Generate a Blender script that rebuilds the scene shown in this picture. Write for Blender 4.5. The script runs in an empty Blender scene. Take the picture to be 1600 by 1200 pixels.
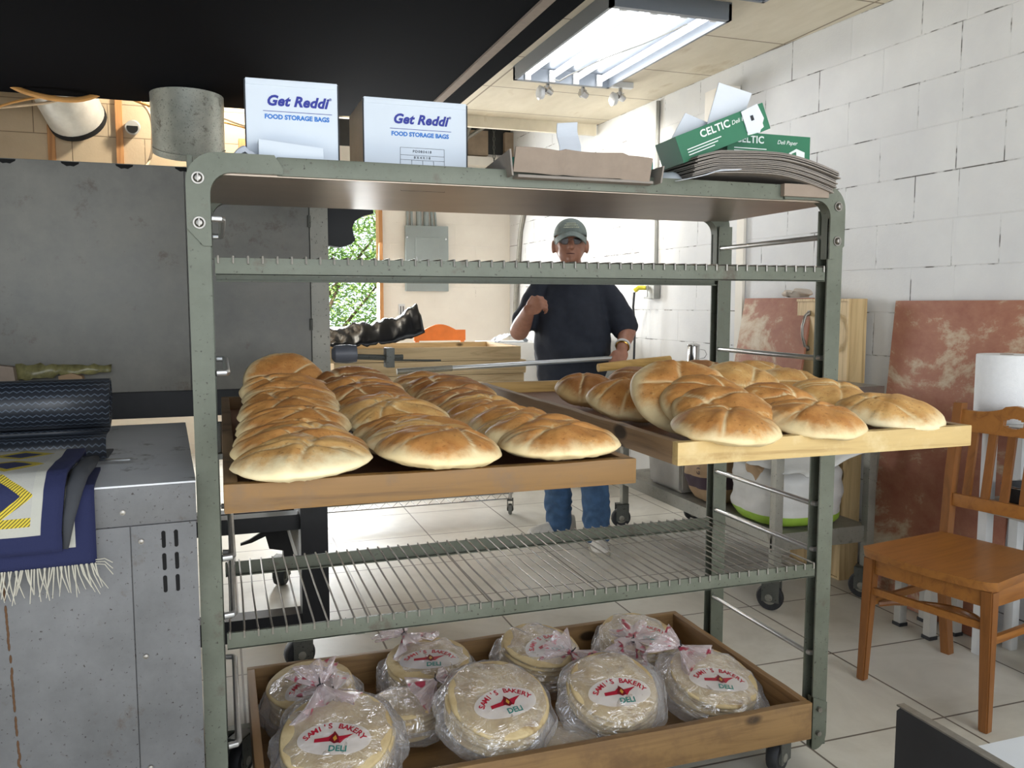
import bpy, bmesh, math, random
from mathutils import Vector, Matrix, noise as mn
from math import radians as R, sin, cos, pi, atan2, sqrt
random.seed(7)
scn = bpy.context.scene
COL = scn.collection
# ---------------------------------------------------------------- camera
cd = bpy.data.cameras.new('camera'); cam = bpy.data.objects.new('camera', cd); COL.objects.link(cam)
cam.location = (0, 0, 1.32); cam.rotation_euler = (R(90 - 5.38), 0, R(-18.97))
cd.lens = 1327 / 1600 * 36; cd.sensor_width = 36; cd.clip_start = 0.05; cd.clip_end = 100
scn.camera = cam
scn.view_settings.view_transform = 'Standard'; scn.view_settings.look = 'None'
scn.view_settings.gamma = 1; scn.view_settings.use_curve_mapping = False
scn.view_settings.exposure = 0.45
# ---------------------------------------------------------------- world, sun, daylight
w = bpy.data.worlds.new('sky'); scn.world = w; w.use_nodes = True
wb = w.node_tree.nodes['Background']; wb.inputs[0].default_value = (0.80, 0.90, 1.0, 1); wb.inputs[1].default_value = 1.5
def light(name, kind, loc, target, energy, color=(1, 1, 1), size=None, size_y=None, spot=None):
    l = bpy.data.lights.new(name, kind); o = bpy.data.objects.new(name, l); COL.objects.link(o)
    o.location = loc; l.energy = energy; l.color = color
    d = Vector(target) - Vector(loc); o.rotation_euler = d.to_track_quat('-Z', 'Y').to_euler()
    if kind == 'AREA':
        l.shape = 'RECTANGLE'; l.size = size; l.size_y = size_y or size
    if kind == 'SPOT':
        l.spot_size = spot; l.spot_blend = 0.8; l.shadow_soft_size = 0.03
    if kind == 'SUN': l.angle = R(1)
    return o
light('sun', 'SUN', (0, -2.2, 12), (1.5, 1.0, 0), 10.0, (1, .95, .85))
light('shopfront_daylight', 'AREA', (1.2, -2.2, 1.85), (1.2, 3.0, 0.9), 66, (.95, .97, 1), 3.4, 1.9)
light('window_daylight', 'AREA', (1.0, 7.95, 1.8), (1.0, 4.5, 0.6), 105, (.95, .98, 1), 0.9, 1.3)
light('unseen_rear_lamp', 'AREA', (-1.6, 6.4, 1.0), (0.6, 3.5, 0.0), 60, (.95, .98, 1), 1.6, 1.6)  # unseen area lamp low at the rear left; no door is built there
# ---------------------------------------------------------------- materials
def lin(c):
    return tuple(((x / 12.92) if x <= .04045 else ((x + .055) / 1.055) ** 2.4) for x in c)
def hexc(h):
    h = h.lstrip('#'); return lin(tuple(int(h[i:i + 2], 16) / 255 for i in (0, 2, 4)))
class NT:
    def __init__(s, name):
        s.m = bpy.data.materials.new(name); s.m.use_nodes = True; s.t = s.m.node_tree; s.b = s.t.nodes['Principled BSDF']
        s.tc = s.t.nodes.new('ShaderNodeTexCoord')
    def n(s, typ, **kw):
        x = s.t.nodes.new(typ)
        for k, v in kw.items():
            if k.startswith('i_'):
                key = k[2:].replace('_', ' ')
                x.inputs[int(key) if key.isdigit() else key].default_value = v
            else: setattr(x, k, v)
        return x
    def l(s, a, b): s.t.links.new(a, b)
    def mapping(s, scale=(1, 1, 1), rot=(0, 0, 0), src='Object', loc=(0, 0, 0)):
        mp = s.n('ShaderNodeMapping'); mp.inputs['Scale'].default_value = scale; mp.inputs['Rotation'].default_value = rot; mp.inputs['Location'].default_value = loc
        s.l(s.tc.outputs[src], mp.inputs[0]); return mp.outputs[0]
    def noise(s, scale, detail=4, rough=.6, vec=None, dist=0):
        x = s.n('ShaderNodeTexNoise'); x.inputs['Scale'].default_value = scale; x.inputs['Detail'].default_value = detail
        x.inputs['Roughness'].default_value = rough; x.inputs['Distortion'].default_value = dist
        s.l(vec if vec else s.tc.outputs['Object'], x.inputs['Vector']); return x.outputs[0]
    def ramp(s, fac, stops):
        x = s.n('ShaderNodeValToRGB'); e = x.color_ramp.elements
        while len(e) < len(stops): e.new(.5)
        for q, (p, c) in zip(e, stops):
            q.position = p; q.color = (*c, 1) if len(c) == 3 else c
        s.l(fac, x.inputs[0]); return x.outputs[0]
    def mix(s, fac, a, b, mode='MIX'):
        x = s.n('ShaderNodeMix', data_type='RGBA', blend_type=mode)
        for v, i in ((fac, 0), (a, 6), (b, 7)):
            if hasattr(v, 'links'): s.l(v, x.inputs[i])
            elif isinstance(v, (int, float)): x.inputs[i].default_value = v
            else: x.inputs[i].default_value = (*v, 1)
        return x.outputs[2]
    def math(s, op, a, b=0.0, c=0.0):
        x = s.n('ShaderNodeMath', operation=op)
        for i, v in enumerate((a, b, c)):
            if hasattr(v, 'links'): s.l(v, x.inputs[i])
            else: x.inputs[i].default_value = v
        return x.outputs[0]
    def bump(s, h, strength=.3, dist=.01):
        x = s.n('ShaderNodeBump'); x.inputs['Strength'].default_value = strength; x.inputs['Distance'].default_value = dist
        s.l(h, x.inputs['Height']); s.l(x.outputs[0], s.b.inputs['Normal'])
    def base(s, c, rough=.6, metal=0, **kw):
        if hasattr(c, 'links'): s.l(c, s.b.inputs['Base Color'])
        else: s.b.inputs['Base Color'].default_value = (*c, 1)
        if hasattr(rough, 'links'): s.l(rough, s.b.inputs['Roughness'])
        else: s.b.inputs['Roughness'].default_value = rough
        s.b.inputs['Metallic'].default_value = metal
        for k, v in kw.items(): s.b.inputs[k].default_value = v
        return s.m
def plain(name, h, rough=.6, metal=0, var=.12, scale=12, bump=0, **kw):
    c = hexc(h) if isinstance(h, str) else h
    t = NT(name); f = t.noise(scale, 5)
    col = t.ramp(f, [(.3, tuple(x * (1 - var) for x in c)), (.7, tuple(min(1, x * (1 + var)) for x in c))])
    if bump: t.bump(t.noise(scale * 4, 4), bump, .004)
    return t.base(col, rough, metal, **kw)
def wood(name, a, b, axis=0, rough=.55, knots=True, scale=1.0, dirt=None):
    t = NT(name); sc = [22 * scale] * 3; sc[axis] = 1.6 * scale
    v = t.mapping(tuple(sc)); f = t.noise(1.0, 6, .65, v, 1.2)
    col = t.ramp(f, [(.28, hexc(b)), (.5, hexc(a)), (.75, tuple(min(1, x * 1.15) for x in hexc(a)))])
    if knots:
        vo = t.n('ShaderNodeTexVoronoi'); sk = [6.0] * 3; sk[axis] = 3.0; t.l(t.mapping(tuple(sk)), vo.inputs['Vector']); vo.inputs['Scale'].default_value = 1
        k = t.ramp(vo.outputs['Distance'], [(.08, (1, 1, 1)), (.12, (0, 0, 0))])
        col = t.mix(k, col, tuple(x * .3 for x in hexc(b)))
    if dirt:
        d = t.ramp(t.noise(7, 6, .7), [(.5, (0, 0, 0)), (.68, (1, 1, 1))]); col = t.mix(d, col, hexc(dirt))
    t.bump(f, .15, .002)
    return t.base(col, rough)
def worn_metal(name, a, b, rough=.45, metal=.6, speck='#2c2a26', amt=.62):
    t = NT(name); f = t.noise(6, 6, .65)
    col = t.ramp(f, [(.3, hexc(a)), (.7, hexc(b))])
    s2 = t.ramp(t.noise(120, 3, .6), [(amt, (0, 0, 0)), (amt + .06, (1, 1, 1))]); col = t.mix(s2, col, hexc(speck))
    s3 = t.ramp(t.noise(9, 6, .75), [(.58, (0, 0, 0)), (.68, (.7, .7, .7))]); col = t.mix(s3, col, hexc('#544a40'))
    t.bump(t.noise(60, 4), .08, .002)
    return t.base(col, t.math('MULTIPLY_ADD', f, .3, rough - .15), metal)
M = {}
M['rack'] = worn_metal('painted_galvanised_metal', '#525649', '#6a6e62', .48, .3, '#3a3830', .645)
M['rack_dark'] = worn_metal('darkened_steel', '#4c4e4a', '#62635d', .5, .3)
M['rod'] = plain('rod_steel', '#b4b4b2', .3, .7, .08, 30)
M['wire'] = plain('wire_steel', '#86827b', .36, .7, .2, 30)
M['chrome'] = plain('chrome', '#c8c8c8', .18, 1, .05)
M['bolt'] = plain('bolt_steel', '#8a8680', .35, .85, .2, 60)
M['oven'] = worn_metal('oven_sheet_steel', '#605f5a', '#7a7871', .5, .35, '#38352f', .7)
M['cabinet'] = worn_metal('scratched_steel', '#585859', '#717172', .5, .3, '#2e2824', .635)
M['cabinet_lit_top'] = worn_metal('worn_steel_lit_top', '#d0d3d7', '#e0e2e5', .38, .1, '#4a4744', .72)  # base paled to paint in the light on the top; specks are wear
M['black'] = plain('black_paint', '#08090c', .55, 0, .2)
M['soffit'] = plain('black_soffit_paint', '#010206', 1.0, 0, .2, **{'Specular IOR Level': 0.05})
M['black_steel'] = plain('black_steel', '#121316', .5, .2, .3, 20)
M['rubber'] = plain('rubber', '#26272a', .6, 0, .3, 40)
M['slot'] = plain('dark_slot', '#050505', .9)
M['wood_t1'] = wood('aged_tray_wood', '#775628', '#553c1c', 0, .55, dirt='#6a5238')
M['wood_t1s'] = wood('aged_tray_wood_side', '#8d7050', '#66492e', 1, .6, dirt='#5c4630')
M['wood_t2f'] = wood('new_pine_front', '#bfa36c', '#967644', 0, .6, dirt='#d0ba8a')
M['wood_t2s'] = wood('brown_board_side', '#8a6f52', '#5f4834', 1, .6)
M['wood_t2b'] = wood('yellow_board', '#b89455', '#8f6c34', 0, .6)
M['ply_red'] = plain('worn_red_plywood', '#8f6a55', .7, 0, .2, 8)
M['wood_bt'] = wood('honey_tray_wood', '#8c6d45', '#6c4f2f', 0, .5, dirt='#74583a')
M['wood_bts'] = wood('honey_tray_wood_side', '#8e6c44', '#6b4c2c', 1, .5)
M['pine'] = wood('pine_crate', '#d8be92', '#b3946a', 0, .6)
M['pine_y'] = wood('pine_crate_side', '#c2a578', '#9c7c52', 1, .6)
M['pine_v'] = wood('pine_upright', '#c9ae80', '#a08355', 2, .6)
M['chair'] = wood('orange_chair_wood', '#95622f', '#784b25', 1, .3, knots=False)
M['chair_v'] = wood('orange_chair_wood_upright', '#805127', '#68401d', 2, .35, knots=False)
M['stud'] = wood('stud_wood', '#c08a55', '#9a6638', 2, .6)
M['orange_wood'] = plain('bright_orange_wood', '#d8752f', .45, 0, .1)
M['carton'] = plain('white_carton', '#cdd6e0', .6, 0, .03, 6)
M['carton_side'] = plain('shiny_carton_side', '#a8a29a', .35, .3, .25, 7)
M['paper'] = plain('white_paper', '#d5dae2', .7, 0, .04)
M['blue_ink'] = plain('dark_blue_ink', '#1e2a8c', .6, 0, .02)
M['light_blue_ink'] = plain('light_blue_ink', '#1f6fc0', .6, 0, .02)
M['black_ink'] = plain('black_ink', '#23262c', .7, 0, .02)
M['green_box'] = plain('green_carton', '#1f6a4a', .55, 0, .06)
M['teal_box'] = plain('teal_carton', '#1d8f80', .55, 0, .06)
M['white_ink'] = plain('white_ink', '#e2e8e4', .6, 0, .02)
M['kraft'] = plain('brown_cardboard', '#8f8072', .8, 0, .08, 30)
M['kraft2'] = plain('grey_brown_cardboard', '#8a827a', .8, 0, .08, 30)
M['kraft_edge'] = plain('cardboard_edge', '#6a645e', .8, 0, .2, 60)
M['skin'] = plain('skin', '#9c6d58', .5, 0, .12, 40, .1)
M['lips'] = plain('lip_skin', '#5f3630', .5)
M['tshirt'] = plain('navy_cotton', '#1f2430', .85, 0, .15, 30, .15)
M['jeans'] = plain('blue_denim', '#3d5a7c', .85, 0, .3, 14, .3)
M['shoe'] = plain('white_leather_shoe', '#c9c5bd', .6, 0, .12, 20)
M['sole'] = plain('off_white_sole', '#a8a294', .7)
M['cap'] = plain('grey_green_cap', '#727c78', .8, 0, .12, 60)
M['cap_brim'] = plain('dark_brim', '#2a3038', .8)
M['embroidery'] = plain('pale_embroidery', '#bfc2b0', .7, 0, .25, 90)
M['hair'] = plain('grey_hair', '#8c857c', .8, 0, .3, 60)
M['gold'] = plain('gold', '#c8a050', .25, 1, .1)
M['lens'] = plain('dark_lens', '#3a3434', .1, 0, .1)
M['green_metal'] = plain('grey_panel_paint', '#8f9896', .5, .1, .04)
M['outlet'] = plain('grey_outlet', '#8d8d88', .5, .3, .1)
M['yellow'] = plain('yellow_plastic', '#d8cc3a', .4)
M['white_plastic'] = plain('white_plastic', '#cfd0d0', .4, 0, .04)
M['towel'] = plain('paper_towel', '#dfe0e2', .9, 0, .03, 60, .3)
M['table_steel'] = worn_metal('bench_steel', '#8b8a86', '#a3a19b', .3, .75, '#5a5650', .74)
M['pale_steel'] = worn_metal('pale_painted_steel', '#7f7e76', '#9a978c', .5, .4, '#45413a', .64)
M['kraft_bag'] = plain('brown_paper_sack', '#9b8061', .75, 0, .15, 9, .4)
M['sack_band'] = plain('dark_plum_band', '#3d2c35', .7)
M['flour_white'] = plain('white_woven_sack', '#c2c1bd', .6, 0, .08, 8, .3)
M['sack_green'] = plain('green_stripe', '#8cad3a', .6, 0, .12)
M['bucket'] = plain('dusty_white_plastic', '#b5b2ab', .55, 0, .12, 7)
M['cream_wall'] = plain('cream_painted_wall', '#e2dcd0', .75, 0, .04, 5, .1)
M['duct_white'] = plain('wrapped_duct', '#c9c6be', .4, .35, .1, 14, .3)
M['galv'] = worn_metal('galvanised_duct', '#9a9f98', '#c2c5bc', .4, .45, '#7d807a', .6)
M['orange_cord'] = plain('orange_cord', '#d9a05a', .5)
M['white_cord'] = plain('pale_cord', '#d8c0a0', .5)
M['bag_black'] = plain('black_bag_plastic', '#0c0e13', .36, 0, .3, 6, .25)
M['red_print'] = plain('red_print', '#a31f33', .35)
M['dark_red'] = plain('dark_red_print', '#6e1620', .35)
M['yellow_print'] = plain('ochre_print', '#b98a3a', .35)
M['teal_print'] = plain('teal_print', '#2f7a72', .35)
M['twist'] = plain('black_twist_tie', '#16161a', .5)
M['bread_flat'] = NT('pita_pale'); 
t = M['bread_flat']; c = t.ramp(t.noise(11, 5, .6), [(.35, hexc('#bfa678')), (.55, hexc('#d4bf92')), (.70, hexc('#94744a'))]); t.bump(t.noise(25, 4), .4, .006); M['bread_flat'] = t.base(c, .75)
M['dough'] = plain('raw_dough', '#e6d7b4', .7, 0, .05)
M['cloth'] = plain('crumpled_cloth', '#b8ada0', .9, 0, .12, 12, .4)
M['front_panel_black'] = plain('scuffed_black_panel', '#1a1a1e', .5, 0, .4, 9)
M['table_white'] = plain('white_laminate', '#dfe4ea', .35, 0, .02)
M['tile_trim'] = plain('white_trim_paint', '#d8d5cc', .6)
M['upper_gloom'] = plain('gloom_painted_shell', '#3a3a38', .8, 0, .15)  # gloom of the unlit upper space, painted into the surface colour
M['blockwood'] = plain('weathered_block', '#9d8a74', .8, 0, .2, 8)
M['mop'] = plain('grey_plastic', '#5d6068', .45)
# bread: golden top, pale flanks and creases (baked colour is fixed to the loaf's own shape)
def bread_mat(name, top1, top2, pale):
    t = NT(name)
    sx = t.n('ShaderNodeSeparateXYZ'); t.l(t.tc.outputs['Object'], sx.inputs[0])
    oi = t.n('ShaderNodeObjectInfo')
    va = t.n('ShaderNodeVectorMath', operation='ADD'); t.l(t.tc.outputs['Object'], va.inputs[0])
    cb = t.n('ShaderNodeCombineXYZ'); 
    for k in range(3): t.l(t.math('MULTIPLY', oi.outputs['Random'], 7.0 + 3 * k), cb.inputs[k])
    t.l(cb.outputs[0], va.inputs[1]); vec = va.outputs[0]
    nz = t.noise(14, 5, .6, vec)
    h = t.math('ADD', sx.outputs[2], t.math('MULTIPLY_ADD', nz, .06, -.03))
    brown = t.ramp(t.noise(22, 6, .65, vec), [(.3, hexc(top2)), (.62, hexc(top1)), (.8, hexc(pale))])
    speck = t.ramp(t.noise(150, 3, .6, vec), [(.60, (0, 0, 0)), (.68, (.55, .55, .55))]); brown = t.mix(speck, brown, hexc('#7a4a22'))
    f = t.ramp(h, [(.006, (0, 0, 0)), (.024, (1, 1, 1))])
    col = t.mix(f, hexc(pale), brown)
    at = t.n('ShaderNodeAttribute', attribute_name='crease'); col = t.mix(at.outputs['Fac'], col, hexc('#ead6a8'))
    t.bump(t.noise(45, 7, .7, vec), .35, .004)
    return t.base(col, .68)
M['loaf'] = bread_mat('baked_loaf_crust', '#cb9250', '#ad7036', '#e6d0a0')
M['loaf_dark'] = bread_mat('deep_brown_crust', '#a8733f', '#8a5629', '#cfae78')
M['loaf_pale'] = bread_mat('pale_gold_crust', '#d6aa69', '#bf8848', '#ecdcb2')
# film
t = NT('clear_film'); fr = t.n('ShaderNodeLayerWeight'); fr.inputs['Blend'].default_value = .35
gl = t.n('ShaderNodeBsdfGlossy'); gl.inputs['Roughness'].default_value = .12; gl.inputs['Color'].default_value = (.95, .95, 1, 1)
tr = t.n('ShaderNodeBsdfTransparent'); tr.inputs['Color'].default_value = (.97, .965, .96, 1)
df = t.n('ShaderNodeBsdfDiffuse'); df.inputs['Color'].default_value = (.85, .84, .83, 1)
bp = t.n('ShaderNodeBump'); bp.inputs['Strength'].default_value = .9; bp.inputs['Distance'].default_value = .02
nz = t.noise(16, 3, .6, t.mapping((1, 1.6, 1)), 1.5); t.l(nz, bp.inputs['Height'])
t.l(bp.outputs[0], gl.inputs['Normal'])
ms = t.n('ShaderNodeMixShader'); m2 = t.n('ShaderNodeMixShader')
t.l(t.math('MULTIPLY_ADD', fr.outputs['Facing'], .4, .16), ms.inputs[0]); t.l(tr.outputs[0], ms.inputs[1]); t.l(gl.outputs[0], ms.inputs[2])
t.l(t.math('MULTIPLY_ADD', fr.outputs['Facing'], .3, .07), m2.inputs[0]); t.l(ms.outputs[0], m2.inputs[1]); t.l(df.outputs[0], m2.inputs[2])
t.l(m2.outputs[0], t.t.nodes['Material Output'].inputs[0]); M['film'] = t.m
t = NT('milky_print_patch'); tr = t.n('ShaderNodeBsdfTransparent'); ms = t.n('ShaderNodeMixShader'); ms.inputs[0].default_value = .42
t.l(tr.outputs[0], ms.inputs[1]); t.l(t.b.outputs[0], ms.inputs[2]); t.base((.85, .82, .82), .3); t.l(ms.outputs[0], t.t.nodes['Material Output'].inputs[0]); M['milky'] = t.m
# block wall
def block_mat(name, a, b, mortar, loc=(0, 0, 0), bw=.41, crack=.5, bump=.5):
    t = NT(name); br = t.n('ShaderNodeTexBrick'); v = t.mapping((1, 1, 1), (R(-90), 0, 0), loc=loc)
    t.l(v, br.inputs['Vector']); br.inputs['Scale'].default_value = 1; br.inputs['Brick Width'].default_value = bw; br.inputs['Row Height'].default_value = .2
    br.inputs['Mortar Size'].default_value = .0035; br.inputs['Mortar Smooth'].default_value = .6; br.offset = .5
    br.inputs['Color1'].default_value = (0, 0, 0, 1); br.inputs['Color2'].default_value = (0, 0, 0, 1); br.inputs['Mortar'].default_value = (1, 1, 1, 1)
    col = t.ramp(t.noise(3, 5), [(.3, hexc(a)), (.7, hexc(b))])
    mask = t.math('MULTIPLY', br.outputs['Fac'], t.ramp(t.noise(4.5, 4, .7), [(crack, (0, 0, 0)), (crack + .08, (1, 1, 1))]))
    col = t.mix(mask, col, hexc(mortar))
    h = t.math('SUBTRACT', t.math('MULTIPLY', t.noise(70, 4, .7), .35), br.outputs['Fac'])
    t.bump(h, bump, .006); return t.base(col, .7)
M['wall_right'] = block_mat('white_painted_block', '#cfcfcf', '#dcdcda', '#55514c', (0, .12, 0))
M['wall_tan'] = block_mat('bare_tan_block', '#b7a184', '#c8b292', '#8a755c', (0, .05, 0), crack=.3)
M['wall_back'] = block_mat('cream_painted_block', '#dfd8cc', '#e8e2d6', '#a8a093', (.1, .12, 0), crack=.62, bump=.25)
# floor
t = NT('porcelain_floor_tile'); br = t.n('ShaderNodeTexBrick'); t.l(t.mapping((1, 1, 1), loc=(-.04, -.43 , 0)), br.inputs['Vector'])
br.offset = 0; br.inputs['Scale'].default_value = 1; br.inputs['Brick Width'].default_value = .53; br.inputs['Row Height'].default_value = .53; br.inputs['Mortar Size'].default_value = .004
br.inputs['Color1'].default_value = (0, 0, 0, 1); br.inputs['Color2'].default_value = (0, 0, 0, 1); br.inputs['Mortar'].default_value = (1, 1, 1, 1)
c = t.ramp(t.noise(2.2, 7, .65, None, .6), [(.3, hexc('#b9b4a8')), (.55, hexc('#cdc9be')), (.75, hexc('#d8d5cc'))])
c = t.mix(br.outputs['Fac'], c, hexc('#6b6258')); t.bump(t.math('SUBTRACT', 0.0, br.outputs['Fac']), .4, .003)
M['floor'] = t.base(c, .42)
t = NT('ceiling_board'); br = t.n('ShaderNodeTexBrick'); t.l(t.mapping((1, 1, 1), loc=(-.45, -.6, 0)), br.inputs['Vector'])
br.offset = 0; br.inputs['Scale'].default_value = 1; br.inputs['Brick Width'].default_value = 1.2; br.inputs['Row Height'].default_value = .66; br.inputs['Mortar Size'].default_value = .006
br.inputs['Color1'].default_value = (0, 0, 0, 1); br.inputs['Color2'].default_value = (0, 0, 0, 1); br.inputs['Mortar'].default_value = (1, 1, 1, 1)
c = t.ramp(t.noise(2.5, 6, .65, t.mapping((2, .6, 1))), [(.3, hexc('#c9bfa8')), (.6, hexc('#d8cfba')), (.75, hexc('#b9a888'))])
c = t.mix(br.outputs['Fac'], c, hexc('#8a7c68')); M['ceiling'] = t.base(c, .7)
# worn red-brown boards
t = NT('worn_red_board'); c = t.ramp(t.noise(2.0, 9, .72, t.mapping((1, 1, 1.6)), .3), [(.36, hexc('#8c5340')), (.52, hexc('#9e6a52')), (.57, hexc('#b39a80')), (.66, hexc('#c6b8a2'))]); M['red_board'] = t.base(c, .7)
t = NT('tube_light'); t.b.inputs['Emission Color'].default_value = (.95, .97, 1, 1); t.b.inputs['Emission Strength'].default_value = 7; M['tube'] = t.base((1, 1, 1), .4)
M['reflector'] = plain('white_reflector', '#6e747b', .35, .1, .02)
t = NT('leaf'); c = t.ramp(t.noise(1.3, 4), [(.3, hexc('#4c6d34')), (.5, hexc('#7f9f55')), (.7, hexc('#b4c97e'))]); M['leaf'] = t.base(c, .5); t.b.inputs['Subsurface Weight'].default_value = 0
M['bark'] = plain('bark', '#5a4a38', .9)
M['lawn'] = plain('grass', '#5f7f38', .9, 0, .3)
# mat with honeycomb relief
t = NT('honeycomb_rubber'); sx = t.n('ShaderNodeSeparateXYZ'); t.l(t.tc.outputs['UV'], sx.inputs[0])
zz_ = t.math('ADD', sx.outputs[1], t.math('MULTIPLY', t.math('PINGPONG', sx.outputs[0], .0075), .75))
ln = t.math('LESS_THAN', t.math('PINGPONG', zz_, .0075), .0016); t.bump(ln, .8, .003)
M['matroll'] = t.base(t.mix(ln, hexc('#20242b'), hexc('#4d5662')), .42)
# rug pattern in the sheet's own coordinates: u across from the right edge, v up from the bottom edge (metres)
t = NT('patterned_rug'); sx = t.n('ShaderNodeSeparateXYZ'); t.l(t.tc.outputs['UV'], sx.inputs[0]); u, v = sx.outputs[0], sx.outputs[1]
e = t.math('MINIMUM', u, v)
def band(x, lo, hi): return t.math('MULTIPLY', t.math('GREATER_THAN', x, lo), t.math('LESS_THAN', x, hi))
p_ = t.math('PINGPONG', v, .055); q_ = t.math('ABSOLUTE', t.math('SUBTRACT', u, .112))
dd = t.math('ADD', t.math('MULTIPLY', q_, .8), p_)
dia = t.math('LESS_THAN', dd, .030); ring = band(dd, .030, .048)
q3 = t.math('ABSOLUTE', t.math('SUBTRACT', u, .265)); d3 = t.math('ADD', t.math('MULTIPLY', q3, .8), p_)
dia2 = t.math('LESS_THAN', d3, .030); ring2 = band(d3, .030, .048)
rib = t.math('GREATER_THAN', t.math('PINGPONG', t.math('ADD', u, v), .0035), .0012)
yel = t.mix(rib, hexc('#4a4420'), hexc('#c9b43a'))
c = t.mix(t.math('MAXIMUM', dia, dia2), hexc('#a9a8a2'), hexc('#20264a')); c = t.mix(t.math('MAXIMUM', ring, ring2), c, yel)
c = t.mix(t.math('LESS_THAN', v, .070), c, yel); c = t.mix(t.math('LESS_THAN', e, .054), c, hexc('#b0afa6')); c = t.mix(t.math('LESS_THAN', e, .036), c, hexc('#1c2248'))
t.bump(t.noise(220, 2), .4, .002); M['rug'] = t.base(c, .9)
M['fringe'] = plain('cream_fringe', '#b8b3a5', .9)
M['rug_back'] = plain('rug_backing', '#3b3d42', .9)
# ---------------------------------------------------------------- mesh helpers
def B(): return bmesh.new()
def box(bm, x0, x1, y0, y1, z0, z1, mat=None, bev=0):
    vs = [bm.verts.new(p) for p in ((x0, y0, z0), (x1, y0, z0), (x1, y1, z0), (x0, y1, z0), (x0, y0, z1), (x1, y0, z1), (x1, y1, z1), (x0, y1, z1))]
    if mat is not None:
        for q in vs: q.co = mat @ q.co
    fs = [bm.faces.new([vs[i] for i in f]) for f in ((0, 3, 2, 1), (4, 5, 6, 7), (0, 1, 5, 4), (1, 2, 6, 5), (2, 3, 7, 6), (3, 0, 4, 7))]
    if bev:
        es = list({e for f in fs for e in f.edges}); bmesh.ops.bevel(bm, geom=es, offset=bev, segments=2, affect='EDGES', profile=.7)
    return bm
def frame_of(d):
    d = d.normalized(); a = Vector((0, 0, 1)) if abs(d.z) < .9 else Vector((1, 0, 0)); x = a.cross(d).normalized(); return x, d.cross(x)
def tube(bm, pts, r, seg=10, cap=True, flat=1.0):
    pts = [Vector(p) for p in pts]; n = len(pts); rs = r if isinstance(r, (list, tuple)) else [r] * n
    rings = []; px = None
    for i, p in enumerate(pts):
        d = (pts[min(i + 1, n - 1)] - pts[max(i - 1, 0)])
        if px is None: x, y = frame_of(d)
        else:
            dn = d.normalized(); x = (px - dn * px.dot(dn)); x = x.normalized() if x.length > 1e-6 else frame_of(d)[0]; y = dn.cross(x)
        px = x
        rings.append([bm.verts.new(p + (x * cos(2 * pi * k / seg) + y * flat * sin(2 * pi * k / seg)) * rs[i]) for k in range(seg)])
    for a, b in zip(rings, rings[1:]):
        for k in range(seg): bm.faces.new((a[k], a[(k + 1) % seg], b[(k + 1) % seg], b[k]))
    if cap:
        bm.faces.new(list(reversed(rings[0]))); bm.faces.new(rings[-1])
    return bm
def cyl(bm, a, b, r, seg=16, r2=None): return tube(bm, [a, b], [r, r if r2 is None else r2], seg)
def prism(bm, poly, axis, a, b):
    """poly = 2D points; extruded along axis from a to b. axis 'y': (x,z); 'x': (y,z); 'z': (x,y)"""
    f = {'y': lambda p, t: (p[0], t, p[1]), 'x': lambda p, t: (t, p[0], p[1]), 'z': lambda p, t: (p[0], p[1], t)}[axis]
    A = [bm.verts.new(f(p, a)) for p in poly]; Bv = [bm.verts.new(f(p, b)) for p in poly]; n = len(poly)
    bm.faces.new(A); bm.faces.new(list(reversed(Bv)))
    for i in range(n): bm.faces.new((A[i], Bv[i], Bv[(i + 1) % n], A[(i + 1) % n]))
    return bm
def lathe(bm, prof, c=(0, 0, 0), seg=24, axis='z'):
    rings = []
    for r, h in prof:
        ring = []
        for k in range(seg):
            a = 2 * pi * k / seg
            q = {'z': (r * cos(a), r * sin(a), h), 'x': (h, r * cos(a), r * sin(a)), 'y': (r * cos(a), h, r * sin(a))}[axis]
            ring.append(bm.verts.new(Vector(c) + Vector(q)))
        rings.append(ring)
    for a, b in zip(rings, rings[1:]):
        for k in range(seg): bm.faces.new((a[k], a[(k + 1) % seg], b[(k + 1) % seg], b[k]))
    bm.faces.new(rings[0]); bm.faces.new(rings[-1]); return bm
def ball(bm, c, r, seg=14, rings=10, rot=None):
    r = (r, r, r) if isinstance(r, (int, float)) else r
    m = Matrix.Translation(c) @ (rot.to_4x4() if rot else Matrix()) @ Matrix.Diagonal((*r, 1))
    bmesh.ops.create_uvsphere(bm, u_segments=seg, v_segments=rings, radius=1, matrix=m); return bm
def chain_mat(o):
    m = Matrix()
    while o is not None:
        m = (Matrix.Translation(o.location) @ o.rotation_euler.to_matrix().to_4x4()) @ m; o = o.parent
    return m
def obj(name, bm, mat, parent=None, world=True, smooth=None, label=None, kind=None):
    """link a bmesh as one object. With world=True the coordinates are world ones and are brought into the parent's frame."""
    if parent is not None and world: bm.transform(chain_mat(parent).inverted())
    bmesh.ops.recalc_face_normals(bm, faces=bm.faces[:])
    me = bpy.data.meshes.new(name); bm.to_mesh(me); bm.free()
    for m_ in (mat if isinstance(mat, (list, tuple)) else [mat]): me.materials.append(M[m_] if isinstance(m_, str) else m_)
    if smooth is None or smooth:
        me.polygons.foreach_set('use_smooth', [True] * len(me.polygons))
        if smooth is None:
            try: me.set_sharp_from_angle(angle=R(35))
            except Exception: pass
    o = bpy.data.objects.new(name, me); COL.objects.link(o); o.parent = parent
    if label: o['label'] = label
    if kind: o['kind'] = kind
    return o
def thing(name, label, cat, loc=(0, 0, 0), rz=0, group=None, rot=None):
    o = bpy.data.objects.new(name, None); COL.objects.link(o); o.empty_display_size = .05
    o.location = loc; o.rotation_euler = rot if rot else (0, 0, rz); o['label'] = label; o['category'] = cat
    if group: o['group'] = group
    return o
def tag(o, label, cat, group=None):
    o['label'] = label; o['category'] = cat
    if group: o['group'] = group
    return o
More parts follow.
